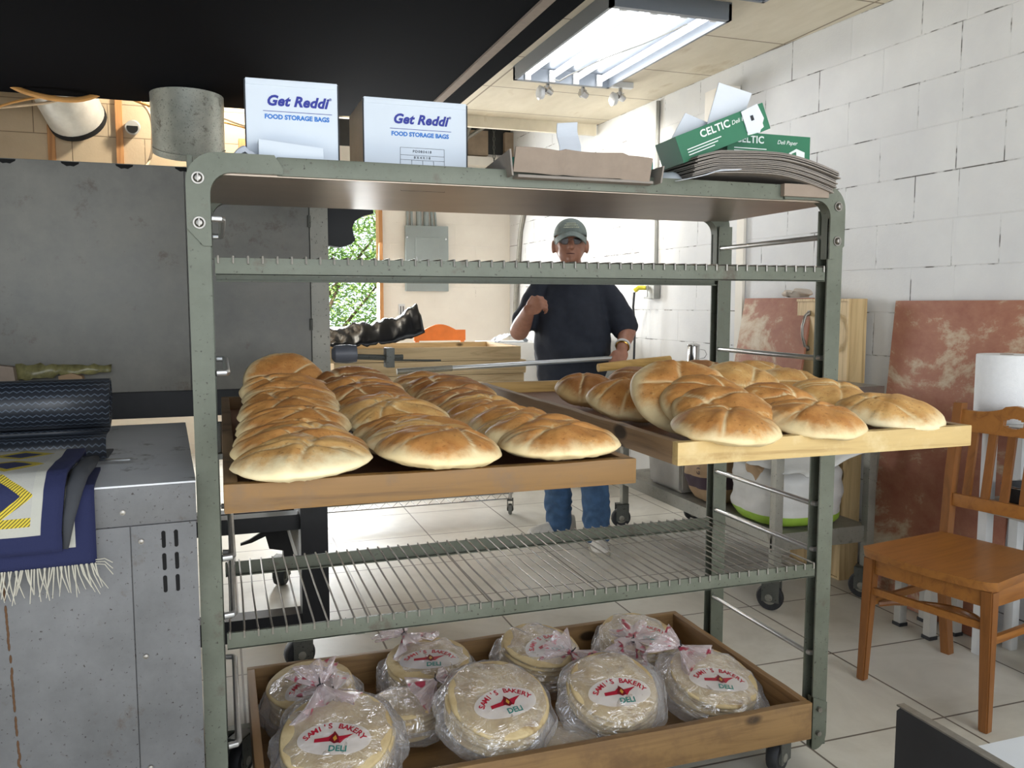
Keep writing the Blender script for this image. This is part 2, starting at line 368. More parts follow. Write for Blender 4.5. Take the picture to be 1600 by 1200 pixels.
def rebase(o, base):
    """move a single-mesh thing's origin to its base"""
    b = Vector(base); o.data.transform(Matrix.Translation(-b)); o.location = b; return o
def struct(name, bm, mat, smooth=False):
    o = obj(name, bm, mat, smooth=smooth); o['kind'] = 'structure'; return o
def dup(root, loc=None, rot=None, label=None, group=None, name=None):
    r = root.copy(); COL.objects.link(r)
    if loc is not None: r.location = loc
    if rot is not None: r.rotation_euler = rot
    if label: r['label'] = label
    if group: r['group'] = group
    def rec(src, dst):
        for ch in list(src.children):
            c = ch.copy(); COL.objects.link(c); c.parent = dst; rec(ch, c)
    rec(root, r); return r
def text_mesh(body, size, align='CENTER', shear=0, offset=0, extrude=.0004, spacing=1.0):
    cu = bpy.data.curves.new('t', 'FONT'); cu.body = body; cu.size = size; cu.align_x = align; cu.align_y = 'CENTER'
    cu.shear = shear; cu.offset = offset; cu.extrude = extrude; cu.space_character = spacing; cu.resolution_u = 3
    o = bpy.data.objects.new('t', cu); COL.objects.link(o); bpy.context.view_layer.update()
    me = bpy.data.meshes.new_from_object(o.evaluated_get(bpy.context.evaluated_depsgraph_get()))
    bpy.data.objects.remove(o); bpy.data.curves.remove(cu); return me
def text(name, body, size, mat, parent, m, world=True, **kw):
    me = text_mesh(body, size, **kw); bm = B(); bm.from_mesh(me); bpy.data.meshes.remove(me); bm.transform(m)
    return obj(name, bm, mat, parent, world, smooth=False)
def remeshed(bm, voxel, smooth_it=4):
    me = bpy.data.meshes.new('tmp'); bmesh.ops.recalc_face_normals(bm, faces=bm.faces[:]); bm.to_mesh(me); bm.free()
    o = bpy.data.objects.new('tmp', me); COL.objects.link(o)
    md = o.modifiers.new('r', 'REMESH'); md.mode = 'VOXEL'; md.voxel_size = voxel; md.use_smooth_shade = True
    s = o.modifiers.new('s', 'SMOOTH'); s.factor = .5; s.iterations = smooth_it
    bpy.context.view_layer.update(); me2 = bpy.data.meshes.new_from_object(o.evaluated_get(bpy.context.evaluated_depsgraph_get()))
    bpy.data.objects.remove(o); b = B(); b.from_mesh(me2); bpy.data.meshes.remove(me2); return b
FACE = Matrix.Rotation(R(90), 4, 'X')          # text lying in XY turned to face -Y
ORD = ['front', 'second', 'third', 'fourth', 'fifth', 'sixth', 'seventh', 'eighth', 'ninth', 'tenth', 'eleventh', 'twelfth', 'thirteenth', 'fourteenth']
# ---------------------------------------------------------------- room shell
struct('floor', box(B(), -3.2, 3.3, -2, 8.1, -.05, 0), 'floor')
WP = [(3.16, -2.0), (2.93, 2.8), (2.84, 4.25), (2.71, 7.95)]
b = B(); 
def wall_seg(name, p, q, th, z1, mat, z0=0):
    p, q = Vector((*p, 0)), Vector((*q, 0)); L = (q - p).length; b = B(); box(b, 0, L, -th, 0, z0, z1)
    o = struct(name, b, mat); o.location = p; o.rotation_euler = (0, 0, atan2(q.y - p.y, q.x - p.x)); return o
wall_seg('wall_right', WP[1], WP[0], -.15, 2.72, 'wall_right').name = 'wall_right'
for i in (0, 1, 2):
    pass
o = bpy.data.objects['wall_right']; bpy.data.objects.remove(o)
for i in (0, 1, 2): wall_seg('wall_right', WP[i + 1], WP[i], -.15, 2.72 if i < 2 else 3.3, 'wall_right')
# back wall with the window opening
b = B(); YB = 7.95
box(b, 1.45, 2.75, YB, YB + .12, 0, 2.75); box(b, -3.2, .62, YB, YB + .12, 0, 2.75); box(b, .62, 1.45, YB, YB + .12, 0, 1.10); box(b, .62, 1.45, YB, YB + .12, 2.5, 2.75)
struct('wall_back', b, 'wall_back')
struct('wall_back', box(B(), -3.2, 2.75, YB - .02, YB + .12, 2.75, 3.3), 'upper_gloom')
b = B(); box(b, .55, 1.5, YB - .07, YB + .14, 1.075, 1.105); struct('trim_1', b, 'tile_trim')
b = B(); box(b, 1.42, 1.455, YB - .03, YB + .13, 1.105, 2.5); struct('trim_2', b, 'stud')
struct('wall_left', box(B(), -3.3, -3.2, -2, 8.1, 0, 3.3), 'cream_wall')
struct('wall_middle', box(B(), -3.2, .66, 5.9, 6.05, 1.5, 3.0), 'wall_tan')
struct('ceiling', box(B(), 1.30, 3.3, -.8, 6.05, 2.68, 2.74), 'ceiling')
struct('ceiling', box(B(), -3.3, 3.3, -.8, 8.2, 3.3, 3.36), 'upper_gloom')
struct('ceiling', box(B(), -3.3, 1.33, -.8, 5.3, 2.45, 2.66), 'soffit')
struct('trim_3', box(B(), 1.17, 1.215, -.8, 5.3, 2.44, 2.45), 'tile_brown' if 'tile_brown' in M else 'kraft')
b = B(); box(b, 1.33, 1.36, -.8, 6.05, 2.60, 2.68); struct('trim_4', b, 'ceiling')
b = B(); box(b, .70, 2.76, 6.05, 6.09, 2.60, 2.74); struct('trim_5', b, 'ceiling')
struct('ground', box(B(), -8, 12, 8.1, 25, -.1, -.02), 'lawn')
# ---------------------------------------------------------------- casters
def make_caster(name, parent, loc, r=.05, wdt=.03, mat='rubber', rz=0, plate=True):
    x, y, z0 = loc                      # z0 = floor under the wheel
    q = Matrix.Translation((x, y, z0)) @ Matrix.Rotation(rz, 4, 'Z')
    b = B(); hz = 2 * r + .028
    for s in (-1, 1): box(b, -r * .55, r * .75, s * (wdt / 2 + .006) - .002, s * (wdt / 2 + .006) + .002, r * .7, hz, q)
    box(b, -.028, .035, -wdt / 2 - .008, wdt / 2 + .008, hz - .006, hz, q); 
    for f in b.verts: pass
    c = obj(name, b, 'rack_dark', parent)
    b = B(); lathe(b, [(r * .55, -wdt / 2), (r * .9, -wdt / 2), (r, -wdt / 4), (r, wdt / 4), (r * .9, wdt / 2), (r * .55, wdt / 2)], (0, 0, 0), 28, 'y')
    b.transform(q @ Matrix.Translation((0, 0, r))); obj('wheel', b, mat, c)
    b = B(); lathe(b, [(r * .2, -wdt / 2 - .01), (r * .54, -wdt / 2 - .001), (r * .54, wdt / 2 + .001), (r * .2, wdt / 2 + .01)], (0, 0, 0), 20, 'y')
    b.transform(q @ Matrix.Translation((0, 0, r))); obj('hub', b, 'pale_steel', c)
    return c
# ---------------------------------------------------------------- the bakery rack
RX0, RX1, RY0, RY1 = -.057, 1.592, 1.895, 2.465
rack = thing('bakery_rack', 'tall grey steel bakery rack on casters holding bread trays, wire shelves inside', 'rack', (.77, 2.18, 0))
def channel(x0, x1, y0, y1, z0, z1, inner):     # open towards the inside of the rack
    b = B(); t_ = .005
    box(b, x0, x1, y0, y0 + t_, z0, z1); box(b, x0, x1, y1 - t_, y1, z0, z1)
    xo = x0 if inner > 0 else x1 - t_
    box(b, xo, xo + t_, y0 + t_, y1 - t_, z0, z1); return b
for (x0, x1, inn) in ((RX0, RX0 + .045, 1), (RX1 - .047, RX1, -1)):
    for y0 in (RY0, RY1 - .045): obj('post', channel(x0, x1, y0, y0 + .045, .075, 1.57, inn), 'rack', rack)
def bracket_poly(sx, x_out, ztop, zbot, xend, th=.047, thh=.040, ro=.062, ri=.045):
    P = []
    for k in range(9):
        a = pi - k * (pi / 2) / 8; P.append((ro + ro * cos(a), ztop - ro + ro * sin(a)))
    P += [(xend - .018, ztop), (xend, ztop - .028), (xend - .002, ztop - thh)]
    cx, cz = th + ri, ztop - thh - ri
    for k in range(9):
        a = pi / 2 + k * (pi / 2) / 8; P.append((cx + ri * cos(a), cz + ri * sin(a)))
    P += [(th, zbot), (th - .016, zbot), (0, zbot + .035)]
    return [(x_out + sx * p[0], p[1]) for p in P]
for sx, xo in ((1, RX0), (-1, RX1)):
    for y0, y1 in ((RY0 - .006, RY0 + .03), (RY1 - .03, RY1 + .006)):
        b = B(); prism(b, bracket_poly(sx, xo, 1.632, 1.44, .195), 'y', y0, y1)
        br = obj('corner_bracket', b, 'rack', rack, smooth=None)
        ys = y0 - .001 if y0 < 2 else y1 + .001; sg = -1 if y0 < 2 else 1
        for zz in (1.578, 1.487):
            b = B(); lathe(b, [(.0125, 0), (.0125, .002)], (0, 0, 0), 20, 'y')
            lathe(b, [(.0095, .002), (.009, .005), (.006, .0085), (.001, .0095)], (0, 0, 0), 20, 'y'); box(b, -.0012, .0012, .0075, .0102, -.008, .008)
            if sg < 0: b.transform(Matrix.Rotation(pi, 4, 'Z'))
            b.transform(Matrix.Translation((xo + sx * .024, ys, zz))); obj('bolt', b, 'bolt', br)
    # bottom bracket: rounded foot plate
    b = B(); P = [(0, .20), (.047, .22), (.047, .09)] + [(.047 + .0, .07)] + [(.04 - .04 * sin(a * pi / 16), .11 - .045 * cos(a * pi / 16)) for a in range(0, 9)]
    prism(b, [(xo + sx * p[0], p[1]) for p in P], 'y', RY0 - .004, RY0 + .02); fb = obj('foot_bracket', b, 'rack', rack)
    for zz in (.185, .115):
        b = B(); cyl(b, (xo + sx * .03, RY0 - .014, zz), (xo + sx * .03, RY0, zz), .007, 12); obj('bolt', b, 'bolt', fb)
# top shelf: folded sheet with a rounded lip
b = B(); box(b, RX0 + .02, RX1 - .02, RY0 + .006, RY1 - .006, 1.588, 1.598)
obj('top_shelf', b, plain('shelf_underside_steel', '#9d8f80', .35, .55, .12, 5), rack, smooth=False)
b = B()
for y0, y1 in ((RY0, RY0 + .012), (RY1 - .012, RY1)): box(b, .125, 1.41, y0, y1, 1.590, 1.630, bev=.004)
for x0 in (RX0 + .002, RX1 - .014): box(b, x0, x0 + .012, RY0 + .03, RY1 - .03, 1.590, 1.630, bev=.004)
obj('top_shelf_lip', b, 'rack', rack)
def wire_shelf(z, y1, seed, bent):
    rnd = random.Random(seed); x0, x1 = -.005, 1.538
    s = obj('wire_shelf_frame', (lambda b: (box(b, x0, x1, RY0, RY0 + .008, z - .037, z, bev=.001), box(b, x0, x1, y1 - .008, y1, z - .037, z, bev=.001),
        box(b, x0, x1, RY0, RY0 + .02, z - .037, z - .034), box(b, x0, x1, y1 - .02, y1, z - .037, z - .034), b)[-1])(B()), 'rack', rack)
    b = B(); n = 52; wy = RY0 - .003
    for i in range(n):
        x = x0 + .006 + (x1 - x0 - .012) * i / (n - 1); w_ = rnd.uniform(-.003, .003); bx = .012 * math.exp(-((i - 33) / 4) ** 2) * bent
        sag = -.006 * bent * math.exp(-((i - 33) / 9) ** 2)
        tube(b, [(x, wy, z - .012), (x, wy, z + .0025), (x + w_ * .3, RY0 + .02, z + .0025), (x + w_ + bx, (RY0 + y1) / 2, z + .001 + sag), (x + w_ * .5, y1 - .02, z + .0025), (x, y1 + .003, z + .0025), (x, y1 + .003, z - .012)], .0024, 6)
    obj('wire_grid', b, 'wire', s)
wire_shelf(1.417, 2.44, 1, 0); wire_shelf(.605, 2.44, 2, 1)
# side rods, bent into the posts at both ends
for x, sx in ((.012, -1), (1.553, 1)):
    for z in (1.50, 1.172, 1.000, .765, .635, .335):
        if z == 1.0 : xx = x - sx * 0.0
        b = B(); xi = x if z != 1.0 else (-.008 if sx < 0 else 1.541)
        zc = z if z != 1.0 else .992
        tube(b, [(xi + sx * .022, RY0 + .03, zc), (xi + sx * .004, RY0 + .034, zc), (xi, RY0 + .045, zc), (xi, RY1 - .045, zc), (xi + sx * .004, RY1 - .034, zc), (xi + sx * .022, RY1 - .03, zc)], .0075, 10)
        obj('side_rod', b, 'rod', rack)
for y in (RY0 + .02, RY1 - .03):
    b = B(); box(b, RX0 + .04, RX1 - .04, y, y + .02, .986, .998); obj('cross_bar', b, 'rack_dark', rack)
    b = B(); box(b, RX0 + .04, RX1 - .04, y, y + .03, .098, .118); obj('bottom_bar', b, 'rack', rack)
for x0 in (RX0 + .004, RX1 - .044):
    b = B(); box(b, x0, x0 + .04, RY0 + .045, RY1 - .045, .090, .118); obj('bottom_side_bar', b, 'rack', rack)
for x, y, rz in ((.02, 1.98, .3), (1.46, 1.93, .5), (.02, 2.4, 1.0), (1.5, 2.4, .9)): make_caster('caster', rack, (x, y, 0), .046, .032, 'rubber', rz)
b = B(); prism(b, [(0, 0), (.028, -.03), (.05, -.03), (.05, -.022), (.04, -.018), (.042, -.008), (.05, -.006), (.05, 0), (.02, 0), (.005, .015)], 'y', 0, .003); b.transform(Matrix.Translation((.26, 2.0, .555)))
obj('hanging_clip', b, 'rack', rack)
# ---------------------------------------------------------------- trays
def tray(name, label, loc, wx, dy, h, t_, mats, floor_mat, group=None, rag=.0):
    o = thing(name, label, 'tray', loc, 0, group)
    x0, x1, y0, y1 = -wx / 2, wx / 2, -dy / 2, dy / 2
    f, s, k = mats
    b = B(); box(b, x0 + t_ + .0004, x1 - t_ - .0004, y0 + t_ + .0004, y1 - t_ - .0004, .001, .010); obj('base_board', b, floor_mat, o, False)
    def board(xa, xb, ya, yb, m):
        b = B(); box(b, xa, xb, ya, yb, 0, h, bev=.004); bmesh.ops.subdivide_edges(b, edges=[e for e in b.edges if e.calc_length() > .3], cuts=14)
        for v in b.verts:
            n_ = mn.noise(v.co * 9 + Vector(loc)); v.co.z += .0025 * n_ if v.co.z > h / 2 else 0
        obj('side_board', b, m, o, False)
    board(x0, x1, y0, y0 + t_, f); board(x0, x1, y1 - t_, y1, k)
    board(x0, x0 + t_, y0 + t_ + .0005, y1 - t_ - .0005, s); board(x1 - t_, x1, y0 + t_ + .0005, y1 - t_ - .0005, s)
    return o
T1 = tray('bread_tray', 'long dark aged wooden tray full of loaves, left side of the rack', (.348, 1.995, 1.0), .700, 1.30, .046, .022, ('wood_t1', 'wood_t1s', 'wood_t1'), 'ply_red')
T2 = tray('bread_tray', 'wooden tray with fresh pale pine front, half full, pulled out on the right', (1.170, 2.045, 1.0145), .720, 1.30, .046, .022, ('wood_t2f', 'wood_t2s', 'wood_t2b'), 'ply_red')
TB = tray('bread_tray', 'wide honey-brown wooden tray of bagged pita at the bottom of the rack', (.782, 2.235, .1185), 1.47, .75, .105, .022, ('wood_bt', 'wood_bts', 'wood_bt'), 'wood_bt')
# ---------------------------------------------------------------- loaves
def loaf_mesh(seed, Rr=.108, T=.036, Bt=.018, puff=1.0, ell=1.0):
    rnd = random.Random(seed); n, seg = 22, 96; b = B(); cl = b.verts.layers.float.new('crease')
    cr = [(rnd.uniform(-.5, .5) + pi * .5 + k * rnd.uniform(.9, 1.4), rnd.uniform(-.35, .35)) for k in range(3)]
    off = Vector((seed * 3.1, seed * 1.7, 0))
    def pos(i, k, side):
        a = 2 * pi * k / seg; rr = i / n; rr = rr ** .8
        Ro = Rr * (1 + .05 * mn.noise(Vector((cos(a) * 1.3, sin(a) * 1.3, seed))))
        x, y = Ro * rr * cos(a), Ro * rr * sin(a) * ell
        g = max(0, 1 - rr ** 2.2) ** .66
        z = (T if side > 0 else -Bt) * g * puff
        z += .006 * g * mn.noise(Vector((x, y, 0)) * 22 + off) * side
        c_ = 0
        for ca, co in cr:
            dd = (x * cos(ca) + y * sin(ca)) / Rr - co + .06 * mn.noise(Vector((x, y, 1)) * 14 + off)
            w_ = math.exp(-(dd / .022) ** 2); s_ = math.exp(-(dd / .07) ** 2)
            along = .5 + .5 * mn.noise(Vector((x, y, 5)) * 16 + off * ca)
            if side > 0: z -= .0055 * s_ * g; c_ = max(c_, w_ * (.35 + along))
        fl_ = max(0, rr - .45) / .55; z += side * .0016 * sin(a * 31 + 5 * mn.noise(Vector((cos(a) * 3, sin(a) * 3, seed + 9)))) * fl_ * (1 - fl_) * 4 * max(0, mn.noise(Vector((cos(a) * 2, sin(a) * 2, seed + 2))) + .3)
        # small pinches around the rim
        rim = max(0, (rr - .72) / .28); pin = max(0, sin(a * 9 + seed) * sin(a * 4 + seed * 2)) ** 3
        z += side * .003 * rim * (1 - rim) * 4 * mn.noise(Vector((cos(a) * 7, sin(a) * 7, seed))) 
        c_ = max(c_, pin * rim * .8)
        z += .004 * mn.noise(Vector((cos(a) * 2, sin(a) * 2, seed + 4))) * rr
        return (x, y, z), min(1, c_)
    top = [b.verts.new(pos(0, 0, 1)[0])]; bot = b.verts.new(pos(0, 0, -1)[0]); prev = None; pb = None
    for i in range(1, n + 1):
        ring = []
        for k in range(seg):
            p, c_ = pos(i, k, 1); v = b.verts.new(p); v[cl] = c_; ring.append(v)
        if prev is None:
            for k in range(seg): b.faces.new((top[0], ring[k], ring[(k + 1) % seg]))
        else:
            for k in range(seg): b.faces.new((prev[k], ring[k], ring[(k + 1) % seg], prev[(k + 1) % seg]))
        prev = ring
    rim_ring = prev; prev = None
    for i in range(1, n):
        ring = []
        for k in range(seg):
            p, c_ = pos(i, k, -1); v = b.verts.new(p); v[cl] = 0; ring.append(v)
        if prev is None:
            for k in range(seg): b.faces.new((bot, ring[(k + 1) % seg], ring[k]))
        else:
            for k in range(seg): b.faces.new((prev[k], prev[(k + 1) % seg], ring[(k + 1) % seg], ring[k]))
        prev = ring
    for k in range(seg): b.faces.new((prev[k], prev[(k + 1) % seg], rim_ring[(k + 1) % seg], rim_ring[k]))
    bmesh.ops.recalc_face_normals(b, faces=b.faces[:])
    me = bpy.data.meshes.new('loaf'); b.to_mesh(me); b.free(); me.polygons.foreach_set('use_smooth', [True] * len(me.polygons)); return me
LM = [loaf_mesh(s, .108 + .004 * (s % 3), .040 + .005 * (s % 2), .022) for s in range(1, 9)]
PM = [loaf_mesh(21 + s, .098, .052, .034, 1.0) for s in range(3)]
proto = {}
def loaf(mesh, mat, loc, tilt, yaw, label, group, roll=0, spin=0, s=1.0, dy=1.0):
    key = (mesh.name, mat)
    if key not in proto:
        me = mesh.copy(); me.materials.append(M[mat]); proto[key] = me
    o = bpy.data.objects.new('pita_loaf', proto[key]); COL.objects.link(o)
    o.location = loc; o.rotation_euler = (Matrix.Rotation(R(yaw), 3, 'Z') @ Matrix.Rotation(R(tilt), 3, 'X') @ Matrix.Rotation(R(-roll), 3, 'Y') @ Matrix.Rotation(spin, 3, 'Z')).to_euler()
    o.scale = (s, s * dy, s); return tag(o, label, 'bread', group)
rnd = random.Random(11); cn = ['left', 'middle', 'right']; F1 = 1.010
lastn = {}
for c_, (x, ys, n) in enumerate(((.120, 1.395, 13), (.352, 1.415, 12), (.578, 1.425, 12))):
    y = ys
    for i in range(n):
        th = (2, 6)[i] if i < 2 else rnd.uniform(4, 11)
        if i > 7: th = rnd.uniform(10, 18)
        if i == n - 1: th = (48, 26, 14)[c_]
        s_ = .108 * sin(R(th)); z = (F1 + s_ * .8 + .034 + min(i, 8) * (.0035, .0025, .001)[c_]) if i > 0 else 1.066
        if i == 1: z = 1.068
        if i == n - 1: z = F1 + s_ + (.012, .026, .040)[c_]
        xx = x + rnd.uniform(-.008, .008) + (.012 * i * .35 if c_ == 0 else 0)
        lab = '%s loaf from the front in the %s row of the left tray' % (ORD[i] if i else 'first', cn[c_])
        if i == n - 1: lab = 'hindmost, steepest loaf in the %s row of the left tray' % cn[c_]
        if i == 0: lab = 'frontmost golden loaf lying flat in the %s row of the left tray' % cn[c_]
        mt = rnd.choice(['loaf', 'loaf', 'loaf_pale']) if i < 7 else rnd.choice(['loaf', 'loaf_dark', 'loaf'])
        loaf(rnd.choice(LM), mt, (xx, y, z), th, rnd.uniform(-7, 7) + (5 if c_ == 2 else 0), lab, 'loaves in the left tray', rnd.uniform(-3, 3), rnd.choice((0, .12, -.12, pi)), rnd.uniform(.97, 1.03), .92 if i == 0 or i == n - 1 else .74)
        y += (.07 if i == 0 else .088 if i > 1 else .085) + rnd.uniform(-.006, .008)
G2 = 'loaves in the right tray'; F2 = 1.0245
for (x, y, dz, th, yaw, roll, msh, mt, lab, sc_) in (
    (.985, 2.20, .046, 12, 8, 0, PM[0], 'loaf_dark', 'round puffed brown loaf at the back left of the right tray', 1.0),
    (1.210, 2.33, .046, 10, -6, 0, PM[1], 'loaf_dark', 'smooth brown puffed loaf behind the round one in the right tray', 1.05),
    (.960, 1.90, .050, 14, 6, 0, PM[2], 'loaf', 'blunt puffed golden loaf lying alone in the middle of the right tray', 1.08),
    (1.005, 1.70, .082, 32, 18, 16, LM[1], 'loaf', 'long pale-streaked loaf leaning diagonally, hindmost of the left fan in the right tray', 1.12),
    (1.015, 1.615, .070, 28, 16, 14, LM[2], 'loaf', 'third loaf from the front of the left fan in the right tray', 1.03),
    (1.005, 1.535, .058, 22, 10, 9, LM[4], 'loaf', 'second loaf from the front of the left fan in the right tray', 1.0),
    (.945, 1.445, .048, 6, 2, 0, LM[0], 'loaf', 'flat golden loaf with split crust over the left front corner of the right tray', .98),
    (1.285, 2.04, .072, 30, 20, 14, LM[5], 'loaf_dark', 'brown loaf leaning diagonally in front of the smooth puffed one', 1.0),
    (1.255, 1.84, .072, 32, 20, 14, LM[3], 'loaf_pale', 'pale fluted loaf with brown top in the centre of the right tray', 1.05),
    (1.435, 2.00, .076, 32, 12, 8, LM[6], 'loaf_pale', 'pale loaf leaning at the far right end of the right tray', .90),
    (1.425, 1.84, .066, 28, 10, 4, LM[7], 'loaf_pale', 'smooth pale loaf second from the back on the right of the right tray', .95),
    (1.200, 1.62, .058, 22, 10, 8, LM[2], 'loaf', 'brown-topped loaf with thin tip behind the darkest front loaf', .98),
    (1.170, 1.465, .050, 10, -4, 0, LM[5], 'loaf', 'orange-brown loaf with radiating folds at the centre front of the right tray', 1.0),
    (1.405, 1.68, .056, 20, 6, 2, LM[0], 'loaf_pale', 'blond loaf just behind the right front corner loaf', 1.0),
    (1.405, 1.505, .049, 8, 2, 0, LM[4], 'loaf_pale', 'blond oval loaf over the right front corner of the right tray', 1.0)):
    loaf(msh, mt, (x, y, F2 + dz), th, yaw, lab, G2, roll, 0, sc_)
# ---------------------------------------------------------------- bagged pita
def Hs(x, y, hh, Rr):
    r = min(1, sqrt(x * x + y * y) / Rr); return hh * (1 - .55 * r ** 4) + .004 * mn.noise(Vector((x, y, 0)) * 20 + Vector((Rr * 90, 0, 0)))
def pita_bag(loc, rot, neck, label, hh=.095, Rr=.125, seed=0, lab=True, tuck=1):
    rnd = random.Random(seed + 50); o = thing('bagged_pita', label, 'bag of bread', loc, 0, 'clear bags of flat pita in the bottom tray', rot)
    n = max(3, int((hh - .012) / .0145))
    for i in range(n):
        b = B(); seg = 40; dx, dy = rnd.uniform(-.006, .006), rnd.uniform(-.006, .006); z = .006 + i * (hh - .012) / n; rr = rnd.uniform(.80, .85) * Rr; prof = [(0.0, 0), (.6, 0), (.93, .001), (1.0, .005), (.96, .0105), (.6, .0125), (0, .0125)]
        rings = []
        for (pr_, pz) in prof[1:-1]:
            rings.append([b.verts.new((dx + rr * pr_ * cos(2 * pi * k / seg) * (1 + .03 * mn.noise(Vector((cos(2 * pi * k / seg) * 2, sin(2 * pi * k / seg) * 2, seed + i)))), dy + rr * pr_ * sin(2 * pi * k / seg), z + pz + .0035 * mn.noise(Vector((pr_ * 3 * cos(2 * pi * k / seg), pr_ * 3 * sin(2 * pi * k / seg), seed + i)))) ) for k in range(seg)])
        for a_, b_ in zip(rings, rings[1:]):
            for k in range(seg): b.faces.new((a_[k], a_[(k + 1) % seg], b_[(k + 1) % seg], b_[k]))
        b.faces.new(rings[0]); b.faces.new(rings[-1]); obj('pita', b, 'bread_flat', o, False, smooth=True)
    # film: loose wrinkled shell with pulled-out corners
    b = B(); seg, m_ = 110, 22; rings = []
    for j in range(m_ + 1):
        ring = []
        for k in range(seg):
            a = 2 * pi * k / seg
            corner = 1 + .10 * max(0, cos(2 * (a - .6 - seed))) ** 4 + .03 * mn.noise(Vector((cos(a) * 3, sin(a) * 3, seed)))
            wr = 1 + .018 * mn.noise(Vector((cos(a) * 9, sin(a) * 9, j * .35 + seed)))
            if j <= 5: s_ = j / 5; r_ = Rr * (.97 + .03 * sin(s_ * pi)) * corner * wr * (1 if j else .93); z = s_ * hh * .5 
            else:
                s_ = (j - 5) / (m_ - 5); r_ = Rr * corner * wr * (1 - s_) ** .75; z = None
            x, y = r_ * cos(a), r_ * sin(a)
            if z is None: z = max(hh * .5, Hs(x, y, hh, Rr)) * min(1, .5 + s_ * 1.6) if s_ < .3 else Hs(x, y, hh, Rr); z += .003 * mn.noise(Vector((x * 40, y * 12, seed)))
            rg = 1 - abs(2 * mn.noise(Vector((x * 13 + seed, y * 13, z * 6))))
            x += .010 * rg * cos(a) * (j < 12); y += .010 * rg * sin(a) * (j < 12); z += .007 * rg * (j > 5)
            ring.append(b.verts.new((x, y, z + .001)))
        rings.append(ring)
    for a_, b_ in zip(rings, rings[1:]):
        for k in range(seg): b.faces.new((a_[k], a_[(k + 1) % seg], b_[(k + 1) % seg], b_[k]))
    b.faces.new(rings[0]); bmesh.ops.remove_doubles(b, verts=rings[-1], dist=.002)
    obj('clear_film', b, 'film', o, False, smooth=False)
    # gathered neck: cone of pleats, tie, ruffled fan
    if neck is not None:
        na, lift = neck; d = Vector((cos(na), sin(na), 0)); s0 = d * Rr * .35 + Vector((0, 0, hh * .98)); tie = d * Rr * .78 + Vector((0, 0, hh + .02 + lift)); end = d * (Rr * 1.25) + Vector((0, 0, hh + .005 + lift))
        b = B(); seg = 40; rings = []; x_, y_ = frame_of(tie - s0)
        for (p, r_) in ((s0, .075), ((s0 * .6 + tie * .4), .045), ((s0 * .2 + tie * .8), .018), (tie, .008), (tie * .75 + end * .25, .022), (tie * .4 + end * .6, .045), (end, .060)):
            ring = []
            for k in range(seg):
                a = 2 * pi * k / seg; pl = 1 + .28 * sin(a * 7 + seed) * (1 if r_ > .02 else .3) + .18 * mn.noise(Vector((cos(a) * 4, sin(a) * 4, r_ * 30 + seed)))
                q = p + (x_ * cos(a) + y_ * sin(a) * .6) * r_ * pl; q.z = max(q.z, .01 + lift); q += d * .012 * mn.noise(Vector((a * 2, seed, r_ * 9))); ring.append(b.verts.new(q))
            rings.append(ring)
        for a_, b_ in zip(rings, rings[1:]):
            for k in range(seg): b.faces.new((a_[k], a_[(k + 1) % seg], b_[(k + 1) % seg], b_[k]))
        nk = obj('gathered_neck', b, 'film_red', o, False, smooth=True)
        b = B(); tube(b, [tie + y_ * .007 + d * k_ for k_ in (-.002, .002)] + [tie + y_ * .022 + d * .012], .0018, 6); lathe(b, [(.0095, -.002), (.0095, .002)], (0, 0, 0), 14, 'z')
        for v in b.verts[-28:]:
            l_ = v.co.copy(); v.co = tie + x_ * l_.x + y_ * l_.y * .7 + d * l_.z
        obj('twist_tie', b, 'twist', o, False)
    if lab:
        fx = seed * .13 % .02
        def conf(bm, dz):
            for v in bm.verts:
                r_ = Hs(v.co.x, v.co.y, hh, Rr); v.co.z = v.co.z * .3 + r_ + .0075 + dz
            return bm
        b = B(); bmesh.ops.create_grid(b, x_segments=24, y_segments=16, size=1)
        for v in b.verts:
            x, y = v.co.x, v.co.y; v.co = Vector((x * sqrt(1 - y * y / 2) * .088, y * sqrt(1 - x * x / 2) * .046 - .036, 0))
        pp = obj('print_patch', conf(b, 0), 'milky', o, False, smooth=True)
        b = B()                                    # arched red name
        s_ = "SAMI'S BAKERY"; 
        for q, ch in enumerate(s_):
            if ch == ' ': continue
            me = text_mesh(ch, .021, extrude=.0001, offset=.0006); c2 = B(); c2.from_mesh(me); bpy.data.meshes.remove(me)
            an = R(50 - q * 100 / (len(s_) - 1)); c2.transform(Matrix.Translation((0, -.090, 0)) @ Matrix.Rotation(an, 4, 'Z') @ Matrix.Translation((0, .088, 0)) @ Matrix.Rotation(0, 4, 'Z'))
            m3 = bpy.data.meshes.new('x'); c2.to_mesh(m3); c2.free(); b.from_mesh(m3); bpy.data.meshes.remove(m3)
        obj('lettering', conf(b, .0008), 'red_print', pp, False, smooth=False)
        def poly(pts, mat, dz):
            b = B(); prism(b, [(p[0] * 1.15, p[1] * 1.0 - .004) for p in pts], 'z', 0, .0003); bmesh.ops.subdivide_edges(b, edges=b.edges[:], cuts=2); obj('emblem', conf(b, dz), mat, pp, False, smooth=False)
        poly([(-.040, -.034), (-.012, -.030), (0, -.018), (.010, -.028), (.040, -.022), (.022, -.036), (.014, -.047), (-.004, -.042), (-.040, -.044)], 'red_print', .0012)
        poly([(-.010, -.040), (.000, -.014), (.008, -.026), (.012, -.044), (.002, -.049)], 'dark_red', .0018)
        poly([(-.002, -.034), (.003, -.026), (.007, -.036), (.002, -.043)], 'yellow_print', .0024)
        me = text_mesh('DELI', .022, extrude=.0001, offset=.0006); b = B(); b.from_mesh(me); bpy.data.meshes.remove(me); b.transform(Matrix.Translation((.012, -.066, 0))); obj('lettering', conf(b, .0008), 'teal_print', pp, False, smooth=False)
    return o
